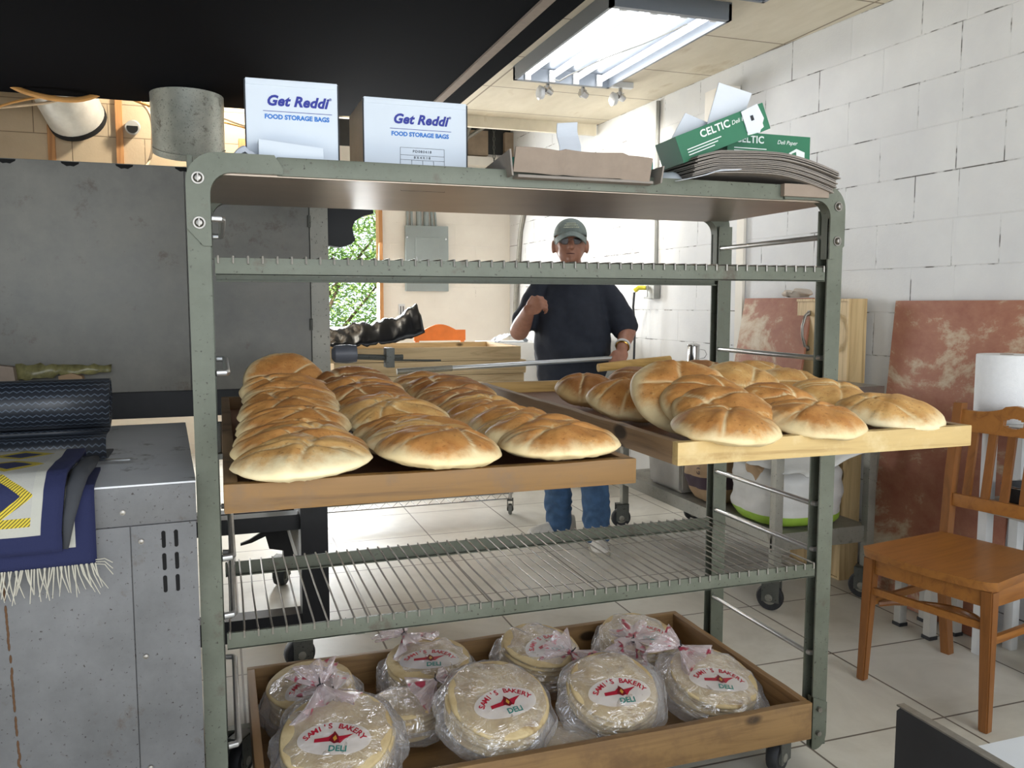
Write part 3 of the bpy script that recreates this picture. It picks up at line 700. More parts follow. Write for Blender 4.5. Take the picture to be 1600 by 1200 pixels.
# film with scattered red print for the necks
t = NT('printed_film'); g2 = M['film'].copy(); g2.name = 'printed_film'; M['film_red'] = g2; bpy.data.materials.remove(t.m)
nt = g2.node_tree; out = nt.nodes['Material Output']; last = out.inputs[0].links[0].from_socket
tcn = nt.nodes.new('ShaderNodeTexCoord'); nz = nt.nodes.new('ShaderNodeTexNoise'); nz.inputs['Scale'].default_value = 26; nz.inputs['Detail'].default_value = 1.5
nt.links.new(tcn.outputs['Object'], nz.inputs['Vector']); rp = nt.nodes.new('ShaderNodeValToRGB'); rp.color_ramp.elements[0].position = .60; rp.color_ramp.elements[1].position = .64; rp.color_ramp.elements[1].color = (.9, .9, .9, 1)
nt.links.new(nz.outputs[0], rp.inputs[0]); rd = nt.nodes.new('ShaderNodeBsdfPrincipled'); rd.inputs['Base Color'].default_value = (*hexc('#96203a'), 1); rd.inputs['Roughness'].default_value = .3
pk = nt.nodes.new('ShaderNodeBsdfDiffuse'); pk.inputs['Color'].default_value = (*hexc('#d8b8bc'), 1); mp = nt.nodes.new('ShaderNodeMixShader'); mp.inputs[0].default_value = .22
nt.links.new(last, mp.inputs[1]); nt.links.new(pk.outputs[0], mp.inputs[2]); mx = nt.nodes.new('ShaderNodeMixShader'); nt.links.new(rp.outputs[0], mx.inputs[0]); nt.links.new(mp.outputs[0], mx.inputs[1]); nt.links.new(rd.outputs[0], mx.inputs[2]); nt.links.new(mx.outputs[0], out.inputs[0])
ZT = .1300
for args in (
    ((.22, 2.40, ZT + .02), (R(8), R(-4), R(14)), (R(-80), 0), 'bag of pita at the back left corner of the bottom tray', .105, .145, 1),
    ((.57, 2.43, ZT + .02), (R(8), 0, R(-12)), (R(130), .0), 'bag of pita second from left in the back row of the bottom tray', .125, .150, 2),
    ((.92, 2.44, ZT + .02), (R(12), 0, R(20)), (R(-75), -.01), 'bag of pita third from left in the back row of the bottom tray', .12, .148, 3),
    ((1.27, 2.44, ZT + .02), (R(10), R(4), R(-8)), (R(-120), .0), 'bag of pita at the back right corner of the bottom tray', .11, .148, 4),
    ((1.33, 2.09, ZT + .035), (R(16), R(8), R(-14)), (R(140), .0), 'bag of pita over the right front corner of the bottom tray', .09, .155, 5),
    ((1.00, 2.06, ZT + .080), (R(24), 0, R(-6)), None, 'bag of pita leaning on the front board, beside the right front corner bag', .085, .150, 6),
    ((.655, 2.06, ZT + .090), (R(22), 0, R(10)), None, 'bag of pita leaning on the front board, third from the right', .095, .160, 7),
    ((.25, 2.05, ZT + .065), (R(22), 0, R(-16)), (R(115), .0), 'bag of pita nearest the left end of the front board', .105, .165, 8),
    ((.83, 1.995, ZT + .0), (0, 0, R(30)), None, 'flattened bag of pita lying under the two bags leaning on the front board', .058, .105, 9),
    ((.45, 2.22, ZT + .02), (0, 0, R(60)), (R(-60), .02), 'low crumpled bag of pita wedged between the front left bags', .09, .115, 10)):
    loc, rot, neck, lab, hh, Rr, sd = args
    pita_bag(loc, rot, neck, lab, hh, Rr, sd, lab=sd not in (9, 10))
# ---------------------------------------------------------------- things on top of the rack
ZR = 1.5985
def carton(loc, rz, wx, dy, h, label, full):
    o = thing('storage_bag_box', label, 'cardboard box', loc, rz, 'white boxes of food storage bags')
    b = B(); box(b, -wx / 2, wx / 2, -dy / 2, dy / 2, 0, h, bev=.002); bmesh.ops.recalc_face_normals(b, faces=b.faces[:])
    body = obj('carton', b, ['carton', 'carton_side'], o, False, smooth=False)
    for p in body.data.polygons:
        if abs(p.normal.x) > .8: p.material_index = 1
    b = B(); 
    for s in (-1, 1): box(b, s * wx / 2 - .0015, s * wx / 2 + .0015, -dy / 2 - .0012, -dy / 2 + .001, .0, h - .002)
    obj('edge_crease', b, 'black_ink', o, False)
    b = B(); box(b, -wx / 2 + .002, wx / 2 - .002, -dy / 2 - .0016, -dy / 2 + .004, h - .012, h + .0015, bev=.001); obj('flap', b, 'carton', o, False)
    yf = -dy / 2 - .0008; cx = .01
    F = lambda x, z: Matrix.Translation((x, yf, z)) @ FACE
    text('lettering', 'Get Reddi', .030, 'blue_ink', o, F(cx, h - .044), False, shear=.28, offset=.0012, spacing=1.05)
    text('lettering', '®', .008, 'blue_ink', o, F(cx + .072, h - .034), False)
    b = B(); box(b, cx - .072, cx + .075, yf - .0005, yf, h - .0665, h - .0655); obj('underline', b, 'blue_ink', o, False)
    text('lettering', 'FOOD STORAGE BAGS', .0135, 'light_blue_ink', o, F(cx, h - .078), False, offset=.0005)
    if full:
        x0, x1 = cx - .048, cx + .058; z1 = h - .108; b = B(); L = .0006
        rows = [z1, z1 - .017, z1 - .028, z1 - .040, z1 - .053, z1 - .069, z1 - .10]
        for z in rows: box(b, x0, x1, yf - .0004, yf, z - L, z)
        for x in (x0, x1): box(b, x - L, x, yf - .0004, yf, rows[-1], z1)
        for f in (.25, .5, .75): box(b, x0 + (x1 - x0) * f, x0 + (x1 - x0) * f + L, yf - .0004, yf, rows[4], rows[2])
        for i in range(34):
            x = cx - .026 + i * .0018; 
            if (i * 7) % 5 != 0: box(b, x, x + .0009 + .0005 * (i % 2), yf - .0004, yf, rows[5] - .012, rows[5] - .002)
        obj('printed_table', b, 'black_ink', o, False)
        text('lettering', 'PD080418', .0085, 'black_ink', o, F(cx + .004, z1 - .0085), False, spacing=1.3)
        text('lettering', '8X4X18', .0085, 'black_ink', o, F(cx + .004, z1 - .0225), False, spacing=1.5)
        text('lettering', 'POLY FOOD BAGS', .0095, 'black_ink', o, F(cx + .004, z1 - .061), False, spacing=1.15)
    return o
carton((.168, 2.06, ZR), R(-1.5), .198, .20, .205, 'taller white storage bag box on top of the rack, left, behind a torn white carton', False)
carton((.452, 2.12, ZR), R(0), .248, .22, .196, 'wider white storage bag box on top of the rack with printed table of sizes', True)
# torn white carton with a finger hole
o = thing('white_carton', 'small torn white carton with a round hole, in front of the left box', 'cardboard box', (.160, 1.93, ZR))
b = B(); box(b, -.070, .065, -.022, .018, 0, .070, bev=.001)
for v in b.verts:
    if v.co.z > .05: v.co.z -= .018 * max(0, (v.co.x + .06) / .13) * .7; v.co.y += .006
obj('carton', b, 'carton', o, False, smooth=False)
b = B(); lathe(b, [(.0075, -.0006), (.0075, 0)], (-.01, -.0225, .022), 20, 'y'); obj('finger_hole', b, 'black_ink', o, False)
b = B(); nx, ny = 14, 10; g = [[b.verts.new((-.055 + .11 * i / nx, -.03 + .06 * j / ny, .004 + .042 * max(0, 1 - abs(i / nx - .55) * 2.1) * (.6 + .4 * sin(j * .9)) + .005 * mn.noise(Vector((i * .7, j * .6, 3))))) for j in range(ny + 1)] for i in range(nx + 1)]
for i in range(nx):
    for j in range(ny): b.faces.new((g[i][j], g[i + 1][j], g[i + 1][j + 1], g[i][j + 1]))
o = obj('crumpled_paper', b, 'paper', smooth=False); o.location = (.055, 1.955, ZR + .014); tag(o, 'crumpled white tissue at the left corner of the rack top', 'paper'); md = o.modifiers.new('s', 'SOLIDIFY'); md.thickness = .001
# open cardboard tray with teal cartons
o = thing('cardboard_tray', 'brown cardboard tray with turned-up front flap on top of the rack', 'cardboard tray', (.86, 2.02, ZR))
b = B(); n = 22; P = []
for i in range(n + 1):
    f = i / n; x = .645 + f * .345; wob = .003 * sin(f * 9) + (.006 if .35 < f < .8 else 0); y = 1.872 + .006 * sin(f * 5); P.append((x, y, 1.622 + wob * .5 - .010 * f, 1.672 + wob - .010 * f))
lo = [b.verts.new((p[0], p[1], p[2])) for p in P]; hi = [b.verts.new((p[0] + .002, p[1] - .014, p[3] + .004)) for p in P]
for i in range(n): b.faces.new((lo[i], lo[i + 1], hi[i + 1], hi[i]))
fl = obj('front_flap', b, 'kraft', o, smooth=False); m_ = fl.modifiers.new('s', 'SOLIDIFY'); m_.thickness = .004; m_.offset = 1
b = B(); prism(b, [(.635, 2.20), (.655, 1.862), (1.0, 1.862), (1.06, 2.20)], 'z', 1.601, 1.607)
for v in b.verts:
    if v.co.y < 1.9: v.co.z += .008
    else: v.co.z += .0
obj('base_sheet', b, 'kraft2', o)
b = B(); prism(b, [(1.862, 1.612), (1.850, 1.668), (2.19, 1.640), (2.19, 1.604)], 'x', .640, .644); 
for v in b.verts:
    if v.co.z > 1.63: v.co.x -= .010
obj('side_flap', b, 'kraft2', o)
b = B(); prism(b, [(1.862, 1.612), (1.850, 1.650), (2.19, 1.650), (2.19, 1.604)], 'x', 1.02, 1.024); obj('side_flap', b, 'kraft2', o)
def teal(loc, rz, wx, dy, h, label, lid):
    o = thing('glove_carton' if 0 else 'tissue_carton', label, 'carton', loc, rz)
    b = B(); box(b, -wx / 2, wx / 2, -dy / 2, dy / 2, 0, h, bev=.001); obj('carton', b, 'teal_box', o, False, smooth=False)
    b = B(); box(b, -wx / 2 + .004, -wx / 2 + .05, -dy / 2 - .0006, -dy / 2, h - .012, h - .010); box(b, -wx / 2 + .004, -wx / 2 + .006, -dy / 2 - .0006, -dy / 2, h - .022, h - .012); obj('print_line', b, 'white_ink', o, False)
    if lid:
        b = B(); n = 10; L = [b.verts.new((-.035 + .0 * i, -.01 + .004 * sin(i), .0 + i * .0115)) for i in range(n + 1)]; Rg = [b.verts.new((.03 - .0006 * i, -.01 + .004 * sin(i), i * .0115 + .002)) for i in range(n + 1)]
        for i in range(n): b.faces.new((L[i], Rg[i], Rg[i + 1], L[i + 1]))
        b.transform(Matrix.Translation((.045, -.03, h * .6)) @ Matrix.Rotation(R(-6), 4, 'Y')); x = obj('upright_paper_lid', b, 'paper', o, False, smooth=False); m_ = x.modifiers.new('s', 'SOLIDIFY'); m_.thickness = .002
    return o
teal((.80, 2.04, 1.6125), R(8), .20, .12, .070, 'teal carton with a tall white paper lid standing in the cardboard tray', True)
teal((1.00, 2.08, 1.6125), R(-2), .17, .12, .076, 'plain teal carton at the right end of the cardboard tray', False)
# plastic bag lump
b = B(); ball(b, (0, 0, .022), (.055, .05, .032), 40, 26)
ball(b, (.06, .0, .016), (.05, .045, .022), 40, 26)
for v in b.verts: v.co += Vector((1, 1, .8)) * .006 * mn.noise(v.co * 60) + Vector((0, 0, .004)) * mn.noise(v.co * 25)
for v in b.verts: v.co.z = max(v.co.z, .001)
t = plain('frosted_plastic', '#b9c0c6', .3, 0, .08, 20, .3); o = obj('plastic_bag', b, t, smooth=True); o.location = (1.085, 1.955, ZR); tag(o, 'crumpled frosted plastic bag between the cardboard tray and the sheet stack', 'bag')
# stack of bent cardboard sheets
def sheet_mesh(sd):
    b = B(); nx, ny = 26, 8; wx, dy = .425, .30
    for lay in (0,):
        g = [[None] * (ny + 1) for _ in range(nx + 1)]
        for i in range(nx + 1):
            for j in range(ny + 1):
                f = i / nx; x = wx * f; z = -.030 * max(0, (f - .55) / .45) ** 1.6 + .010 * sin(f * pi) - .012 * max(0, (.15 - f) / .15) ** 1.2
                g[i][j] = b.verts.new((x + .006 * mn.noise(Vector((sd, 0, 0))) + sd * .0006, dy * j / ny, z))
        for i in range(nx):
            for j in range(ny): b.faces.new((g[i][j], g[i + 1][j], g[i + 1][j + 1], g[i][j + 1]))
    r = bmesh.ops.extrude_face_region(b, geom=b.faces[:])
    for v in r['geom']:
        if isinstance(v, bmesh.types.BMVert): v.co.z += .0024
    bmesh.ops.recalc_face_normals(b, faces=b.faces[:]); me = bpy.data.meshes.new('cardboard_sheet'); b.to_mesh(me); b.free(); me.materials.append(M['kraft2']); return me
NS = 13; sm = sheet_mesh(0); sp = ['lowest', 'second lowest', 'third from the bottom', 'fourth from the bottom', 'fifth from the bottom', 'sixth from the bottom', 'middle', 'sixth from the top', 'fifth from the top', 'fourth from the top', 'third from the top', 'second from the top', 'topmost']
for i in range(NS):
    o = bpy.data.objects.new('cardboard_sheet', sm); COL.objects.link(o); o.location = (1.112 + rnd.uniform(-.003, .003) + i * .0012, 1.868 + rnd.uniform(-.003, .003), 1.640 + i * .0045); o.rotation_euler = (0, 0, R(rnd.uniform(-.8, .8)))
    tag(o, '%s bent grey-brown cardboard sheet of the stack on the rack' % sp[i], 'cardboard sheet', 'flat cardboard sheets stacked on the rack')
b = B(); prism(b, [(1.39, 1.88), (1.53, 1.88), (1.53, 2.15), (1.39, 2.15)], 'z', ZR, 1.630); o = obj('brown_carton', b, 'kraft', smooth=False); rebase(o, (1.335, 2.0, ZR)); tag(o, 'low dark brown carton under the bent cardboard sheets', 'cardboard box')
b = B(); P = [Vector((1.10, 1.85, 1.632)), Vector((1.14, 1.85, 1.636)), Vector((1.18, 1.85, 1.650)), Vector((1.24, 1.85, 1.6545))]
A_ = [b.verts.new(p + Vector((-.03 if i == 0 else 0, 0, -.012 if i == 0 else 0))) for i, p in enumerate(P)]; B_ = [b.verts.new(p + Vector((0, .16, .002))) for p in P]
for i in range(3): b.faces.new((A_[i], A_[i + 1], B_[i + 1], B_[i]))
o = obj('loose_paper', b, 'paper'); rebase(o, (1.16, 1.9, 1.63)); m_ = o.modifiers.new('s', 'SOLIDIFY'); m_.thickness = .0012; tag(o, 'white sheet edge curling out beneath the bent cardboard stack', 'paper')
def celtic(loc, rot, label, tear):
    o = thing('deli_paper_carton', label, 'carton', loc, 0, 'green cartons of deli paper', rot)
    b = B(); box(b, -.13, .13, -.06, .06, 0, .068, bev=.001); obj('carton', b, 'green_box', o, False, smooth=False); yf = -.0608
    F = lambda x, z: Matrix.Translation((x, yf, z)) @ FACE
    text('lettering', 'CELTIC', .026, 'white_ink', o, F(-.062 if not tear else -.02, .050), False, offset=.0006, spacing=1.05)
    text('lettering', 'Deli Paper', .015, 'white_ink', o, F(.055 if not tear else .06, .048), False, shear=.3)
    b = B()
    for k in range(3): box(b, -.11, -.01 - .012 * k, yf - .0003, yf, .026 - k * .007, .0285 - k * .007)
    obj('print_line', b, 'white_ink', o, False)
    b = B(); prism(b, [(.062, .005), (.062, .022), (.085, .034), (.112, .026), (.112, .010), (.088, .002)], 'y', yf - .0004, yf); obj('box_picture', b, 'white_ink', o, False)
    b = B(); prism(b, [(.070, .012), (.070, .020), (.084, .026), (.086, .012)], 'y', yf - .0008, yf - .0004); obj('box_picture', b, 'green_box', o, False)
    return o
ZS = 1.640 + NS * .0045 + .009
celtic((1.405, 2.03, ZS - .004), (0, 0, 0), 'green deli paper carton lying level on the cardboard stack', False)
o = celtic((1.235, 1.96, ZS + .012), (0, R(-22), R(-4)), 'green deli paper carton tipped up with torn white paper sticking out', True)
b = B(); prism(b, [(-.02, .060), (.055, .155), (.135, .10), (.07, .03)], 'y', -.02, -.017); obj('upright_sheet', b, 'paper', o, False, smooth=False)
b = B(); prism(b, [(-.12, .060), (-.05, .115), (.01, .065)], 'y', .0, .003); obj('upright_sheet', b, 'paper', o, False, smooth=False)
b = B(); prism(b, [(.062, .010), (.062, .066), (.112, .070), (.118, .030), (.095, .0)], 'y', -.064, -.062); pt = obj('torn_patch', b, 'paper', o, False, smooth=False)
b = B(); prism(b, [(.082, .035), (.082, .048), (.090, .048), (.090, .035)], 'y', -.0655, -.064); obj('slot_hole', b, 'black_ink', pt, False, smooth=False)
# ---------------------------------------------------------------- ceiling fittings
FX0, FX1, FY0, FY1 = 1.64, 2.24, 3.45, 4.75
o = thing('fluorescent_fixture', 'open four-tube fluorescent ceiling light glowing white', 'ceiling light', (1.94, 4.1, 2.68))
b = B(); box(b, FX0, FX1, FY0, FY1, 2.672, 2.679)
box(b, FX0, FX0 + .015, FY0, FY1, 2.60, 2.672); box(b, FX1 - .015, FX1, FY0, FY1, 2.60, 2.672); box(b, FX0, FX1, FY1 - .03, FY1, 2.60, 2.672); box(b, FX0, FX1, FY0, FY0 + .03, 2.60, 2.672); obj('housing', b, 'reflector', o, smooth=False)
for i in range(4):
    x = FX0 + .075 + i * .15; b = B(); cyl(b, (x, FY0 + .045, 2.635), (x, FY1 - .045, 2.635), .016, 14); tb = obj('tube', b, 'tube', o)
    for y in (FY0 + .0305, FY1 - .0445): b = B(); box(b, x - .017, x + .017, y, y + .014, 2.60, 2.665); obj('tube_socket', b, 'white_plastic', tb)
b = B(); tube(b, [(1.86, 4.66, 2.60), (1.875, 4.62, 2.585), (1.90, 4.55, 2.60), (1.97, 4.2, 2.612), (2.02, 3.9, 2.60), (2.10, 3.6, 2.615)], .004, 6); obj('loose_wire', b, 'outlet', o)
o = thing('fluorescent_fixture', 'second ceiling light frame just entering the top edge of the picture', 'ceiling light', (2.0, 2.8, 2.68))
b = B(); box(b, 1.66, 2.26, 2.2, 3.24, 2.672, 2.679); 
for x in (1.66, 2.245): box(b, x, x + .015, 2.2, 3.24, 2.61, 2.672)
box(b, 1.66, 2.26, 3.225, 3.24, 2.61, 2.672); obj('housing', b, 'reflector', o, smooth=False)
o = thing('track_light', 'white ceiling track with three small lamp heads behind the fluorescent light', 'ceiling light', (2.12, 4.86, 2.68))
b = B(); box(b, 1.84, 2.46, 4.85, 4.89, 2.645, 2.679, bev=.003); obj('track', b, 'white_plastic', o)
for x, big in ((1.90, 1), (2.13, 0), (2.38, 1)):
    b = B(); cyl(b, (x, 4.87, 2.645), (x, 4.87, 2.615), .012); tube(b, [(x - .022, 4.87, 2.615), (x - .022, 4.87, 2.57), (x + .022, 4.87, 2.57), (x + .022, 4.87, 2.615), (x - .022, 4.87, 2.615)], .003, 6); hd = obj('yoke', b, 'chrome', o)
    b = B(); lathe(b, [(.016, -.02), (.02, -.018), (.022, .0), (.026, .03), (.022, .031)], (0, 0, 0), 20, 'z'); b.transform(Matrix.Translation((x + .005, 4.86, 2.585)) @ Matrix.Rotation(R(-70), 4, 'Y') @ Matrix.Rotation(R(20), 4, 'X')); obj('lamp_head', b, 'chrome', hd)
    if big: b = B(); lathe(b, [(.001, -.012), (.03, -.010), (.042, .0), (.036, .025), (.001, .03)], (0, 0, 0), 20, 'x'); b.transform(Matrix.Translation((x - .055, 4.87, 2.575))); obj('lamp_globe', b, 'white_plastic', hd)
light('track_lamp_beam', 'SPOT', (2.15, 4.80, 2.55), (2.8, 5.7, 1.9), 45, (1, .95, .85), spot=R(95))
light('added_duct_lamp', 'POINT', (0.1, 5.45, 2.85), (0, 0, 0), 60, (1, .93, .8)).data.shadow_soft_size = .06  # unseen lamp added behind the soffit to light wall and ducts; no bulb built
# ---------------------------------------------------------------- oven behind the rack
o = thing('deck_oven', 'large grey sheet-steel oven body on a black frame behind the rack', 'oven', (-.6, 3.5, 0))
OY, OZ0, OZ1, OX1 = 3.0, 1.035, 1.765, .362
b = B(); box(b, -1.9, OX1, OY + .012, 4.1, OZ0, OZ1); body = obj('body', b, 'oven', o, False)if 0 else obj('body', b, 'oven', o)
b = B(); box(b, -1.9, -.575 + .48, OY, OY + .012, OZ0, OZ1 - .003, bev=.002); obj('front_panel', b, 'oven', body)
b = B(); box(b, -.092, .298, OY, OY + .012, OZ0, OZ1 - .003, bev=.002); obj('front_panel', b, 'oven', body)
b = B(); box(b, .301, OX1, OY - .004, OY + .012, OZ0 - .02, OZ1 - .003, bev=.002); st = obj('corner_strip', b, 'pale_steel', body)
for z in (1.60, 1.45, 1.25): b = B(); cyl(b, (.299, OY - .006, z - .02), (.299, OY - .006, z + .02), .005, 8); obj('hinge', b, 'rack_dark', st)
for i in range(5):
    x = -.60 + .165 * i + (.01 if i % 2 else 0); b = B(); prism(b, [(x + .026 * cos(a * pi / 8), OZ1 - .004 - (.012 + .003 * (a % 2)) * sin(a * pi / 8)) for a in range(9)], 'y', OY - .0006, OY); obj('scorch_mark', b, 'slot', body, smooth=False)
b = B(); box(b, -1.9, .34, OY + .02, OY + .10, .945, 1.034); obj('frame_beam', b, 'black_steel', o)
b = B(); box(b, -1.9, .34, OY + .07, OY + .14, .515, .570); obj('frame_beam', b, 'black_steel', o)
b = B(); box(b, -1.9, .34, OY + .04, OY + .12, .135, .215); obj('frame_beam', b, 'black_steel', o)
b = B(); box(b, -1.9, .34, 4.0, 4.08, .30, .37); obj('frame_beam', b, 'black_steel', o)
b = B(); box(b, .26, .30, OY + .14, 4.0, .50, .575); box(b, .26, .30, OY + .12, 4.0, .30, .35); obj('side_beam', b, 'rack_dark', o)
for y in (OY + .03, 4.0):
    b = B(); box(b, .25, .345, y, y + .095, .13, .945); obj('leg', b, 'black_steel', o)
    b = B(); box(b, -1.7, -1.6, y, y + .095, .13, .945); obj('leg', b, 'black_steel', o)
make_caster('caster', o, (.24, OY + .08, 0), .055, .05, 'rubber', .2); make_caster('caster', o, (.24, 4.05, 0), .055, .05, 'rubber', 1.2)
b = B(); prism(b, [(.17, .29), (.10, .25), (.06, .235), (.06, .225), (.11, .235), (.17, .26), (.185, .20), (.27, .18), (.27, .30), (.19, .31)], 'y', 3.97, 3.985); obj('brake_bracket', b, 'black_steel', o)
b = B(); lathe(b, [(.001, 0), (.018, .0), (.03, .01), (.034, .05), (.03, .085), (.001, .09)], (.375, OY + .02, .0), 20, 'z')
b.transform(Matrix.Translation((.37, OY + .0, 1.15)) @ Matrix.Rotation(R(90), 4, 'Y') @ Matrix.Translation((-.37, -OY, 0)))
mo = obj('motor_knob', b, 'mop', o)
b = B(); tube(b, [(.45, OY + .01, 1.135), (.55, OY + .01, 1.13), (.62, OY + .01, 1.13)], .010, 8); box(b, .555, .585, OY - .02, OY + .04, 1.095, 1.165, bev=.004); tube(b, [(.58, OY + .01, 1.12), (.76, OY + .01, 1.115)], .004, 6); obj('latch_rod', b, 'rack_dark', mo)
# hood scrap hanging by the oven's top right corner
o = thing('exhaust_hood_scrap', 'torn black flap under a short steel channel beside the oven corner', 'hood', (.45, 3.06, 1.5))
b = B(); box(b, .345, .530, 3.03, 3.10, 1.652, 1.695, bev=.003); obj('steel_channel', b, 'rack_dark', o)
b = B(); P = [(.365, 1.652), (.525, 1.652), (.528, 1.640), (.49, 1.628), (.462, 1.610), (.452, 1.588), (.456, 1.565), (.462, 1.545), (.448, 1.53), (.41, 1.518), (.365, 1.524)]; prism(b, P, 'y', 3.04, 3.09); obj('flap', b, 'black', o, smooth=False)
# paper scraps stuck at the far left of the oven front
for i, (x, z, w_, h_, m_, lab) in enumerate(((-.66, 1.085, .14, .105, 'kraft', 'brown paper bag scrap standing at the left edge against the oven'), (-.44, 1.08, .075, .05, 'kraft_bag', 'small tan paper scrap standing against the oven front'))):
    b = B(); prism(b, [(x - w_ / 2, z - h_ / 2), (x + w_ / 2, z - h_ / 2), (x + w_ / 2 - .01, z + h_ / 2 - .01), (x, z + h_ / 2), (x - w_ / 2, z + h_ / 2 - .008)], 'y', 2.94, 2.985); o = obj('paper_scrap', b, m_, smooth=False); rebase(o, (x, 2.96, z - h_ / 2)); tag(o, lab, 'paper')
b = B(); n = 16; up = [b.verts.new((-.60 + .27 * i / n, 2.975 + .01 * sin(i * 2), 1.135 + .012 * mn.noise(Vector((i * .9, 0, 0))) - .010 * (i / n))) for i in range(n + 1)]; dn = [b.verts.new((-.60 + .27 * i / n, 2.965 + .01 * cos(i), 1.085 + .02 * (i / n) + .016 * mn.noise(Vector((i * .8, 4, 0))))) for i in range(n + 1)]
for i in range(n): b.faces.new((dn[i], dn[i + 1], up[i + 1], up[i]))
o = obj('plastic_wrap', b, plain('yellowed_plastic', '#7d7850', .35, 0, .45, 30)); rebase(o, (-.5, 2.97, 1.09)); md = o.modifiers.new('s', 'SOLIDIFY'); md.thickness = .002; tag(o, 'crinkled yellowish plastic wrap along the oven front at the left', 'plastic')
# ducts, cords and sticks above the oven
def duct(pts, r, mat, lab, ring=None):
    o = thing('ventilation_duct', lab, 'duct', pts[-1]); b = B(); tube(b, pts, r, 36); obj('pipe', b, mat, o)
    b = B(); d = (Vector(pts[-1]) - Vector(pts[-2])).normalized(); p = Vector(pts[-1]); tube(b, [p - d * .03, p + d * .004], (ring or r) * 1.02, 36); obj('end_collar', b, 'slot' if mat == 'duct_white' else mat, o)
    for f in (.35, .7):
        q = Vector(pts[0]).lerp(Vector(pts[-1]), f); b = B(); tube(b, [q - d * .008, q + d * .008], r * 1.012, 36); obj('seam', b, mat, o)
duct([(-.97, 5.42, 2.99), (-.82, 5.75, 2.54), (-.78, 5.90, 2.44)], .165, 'duct_white', 'white wrapped duct entering the bare block wall above the oven, left')
duct([(-.13, 4.9, 2.95), (-.13, 5.1, 2.40), (-.13, 5.2, 2.17)], .19, 'galv', 'galvanised duct hanging above the oven, right of the wrapped one')
b = B(); tube(b, [(-.47, 5.895, 2.42), (-.47, 5.82, 2.40)], .042, 24); o = obj('pipe_stub', b, 'bucket'); rebase(o, (-.47, 5.89, 2.42)); tag(o, 'short pale pipe stub in the block wall between the two ducts', 'pipe')
b = B(); lathe(b, [(.033, -.002), (.033, 0)], (-.47, 5.819, 2.40), 24, 'y'); obj('opening', b, 'slot', o)
for x, lab in ((-.93, 'narrow rusty wood strip on the block wall under the wrapped duct'), (-.55, 'long rusty wood strip on the block wall left of the pipe stub')):
    b = B(); box(b, x - .02, x + .02, 5.88, 5.9, 1.5, 2.62 if x > -.6 else 2.40); o = obj('wood_strip', b, 'stud', smooth=False); rebase(o, (x, 5.89, 1.5)); tag(o, lab, 'wood strip')
for pts, r, m_, lab in (
    ([(-1.15, 5.3, 2.66), (-1.02, 5.2, 2.48), (-.85, 5.15, 2.41), (-.66, 5.2, 2.42), (-.50, 5.3, 2.54), (-.46, 5.3, 2.66)], .014, 'orange_cord', 'thick orange cord looped around the wrapped duct'),
    ([(-1.3, 5.5, 2.30), (-1.05, 5.5, 2.44), (-.6, 5.45, 2.52), (-.3, 5.45, 2.45), (.1, 5.5, 2.40), (.35, 5.5, 2.34)], .007, 'orange_cord', 'thin orange cord strung across between the ducts'),
    ([(-1.3, 5.6, 2.40), (-.9, 5.6, 2.47), (-.55, 5.55, 2.56), (-.36, 5.5, 2.45), (-.34, 5.5, 2.25), (-.38, 5.5, 2.12), (-.40, 4.2, 1.79)], .008, 'white_cord', 'pale cord hanging down beside the pipe stub to the oven top'),
    ([(-.6, 5.5, 2.62), (-.2, 5.4, 2.50), (.15, 5.4, 2.38), (.5, 5.6, 2.33)], .007, 'white_cord', 'pale cord crossing in front of the galvanised duct')):
    b = B(); P = []
    for i in range(len(pts) - 1):
        p0, p1, p2, p3 = [Vector(pts[max(0, min(len(pts) - 1, i + k))]) for k in (-1, 0, 1, 2)]
        for k in range(6):
            t_ = k / 6; P.append(.5 * ((2 * p1) + (p2 - p0) * t_ + (2 * p0 - 5 * p1 + 4 * p2 - p3) * t_ ** 2 + (3 * p1 - p0 - 3 * p2 + p3) * t_ ** 3))
    P.append(Vector(pts[-1])); tube(b, P, r, 8); o = obj('cord', b, m_); rebase(o, pts[0]); tag(o, lab, 'cord')
b = B(); box(b, .15, .25, 5.80, 5.895, 1.5, 2.37); o = obj('wood_post', b, 'stud', smooth=False); rebase(o, (.2, 5.85, 1.5)); tag(o, 'reddish wood post on the block wall just left of the boxes', 'post')
# far dark area above the back wall
for x, lab in ((2.36, 'weathered square block on the dark upper wall, left one'), (2.73 - .0, 'weathered square block on the dark upper wall, right one')):
    b = B(); box(b, x - .10, x + .10, 7.85, 7.92, 2.72, 2.95, bev=.004); o = obj('wooden_block', b, 'blockwood'); rebase(o, (x, 7.9, 2.72)); tag(o, lab, 'block')
b = B(); tube(b, [(2.33, 7.6, 3.2), (2.22, 7.7, 2.9), (2.20, 7.8, 2.7)], .016, 8); o = obj('brace', b, 'pale_steel'); rebase(o, (2.2, 7.8, 2.7)); tag(o, 'steep thin metal brace under the dark ceiling', 'brace')
b = B(); tube(b, [(2.75, 7.5, 3.2), (2.22, 7.72, 2.85)], .018, 8); o = obj('brace', b, 'pale_steel'); rebase(o, (2.22, 7.7, 2.85)); tag(o, 'slanting metal brace under the dark ceiling', 'brace')
b = B()
for i in range(16):
    z = 3.25 - i * .04; q = Matrix.Translation((2.47, 7.7, z)) @ Matrix.Rotation(pi / 2 * (i % 2), 4, 'Z')
    tube(b, [q @ Vector((.010 * cos(a * pi / 4), 0, .024 * sin(a * pi / 4))) for a in range(9)], .004, 6)
o = obj('chain', b, 'rack_dark'); rebase(o, (2.47, 7.7, 2.65)); tag(o, 'thin chain hanging in front of the dark upper wall', 'chain')
b = B(); box(b, 2.0, 2.75, 7.80, 7.90, 2.62, 2.70); struct('trim_6', b, 'cream_wall')
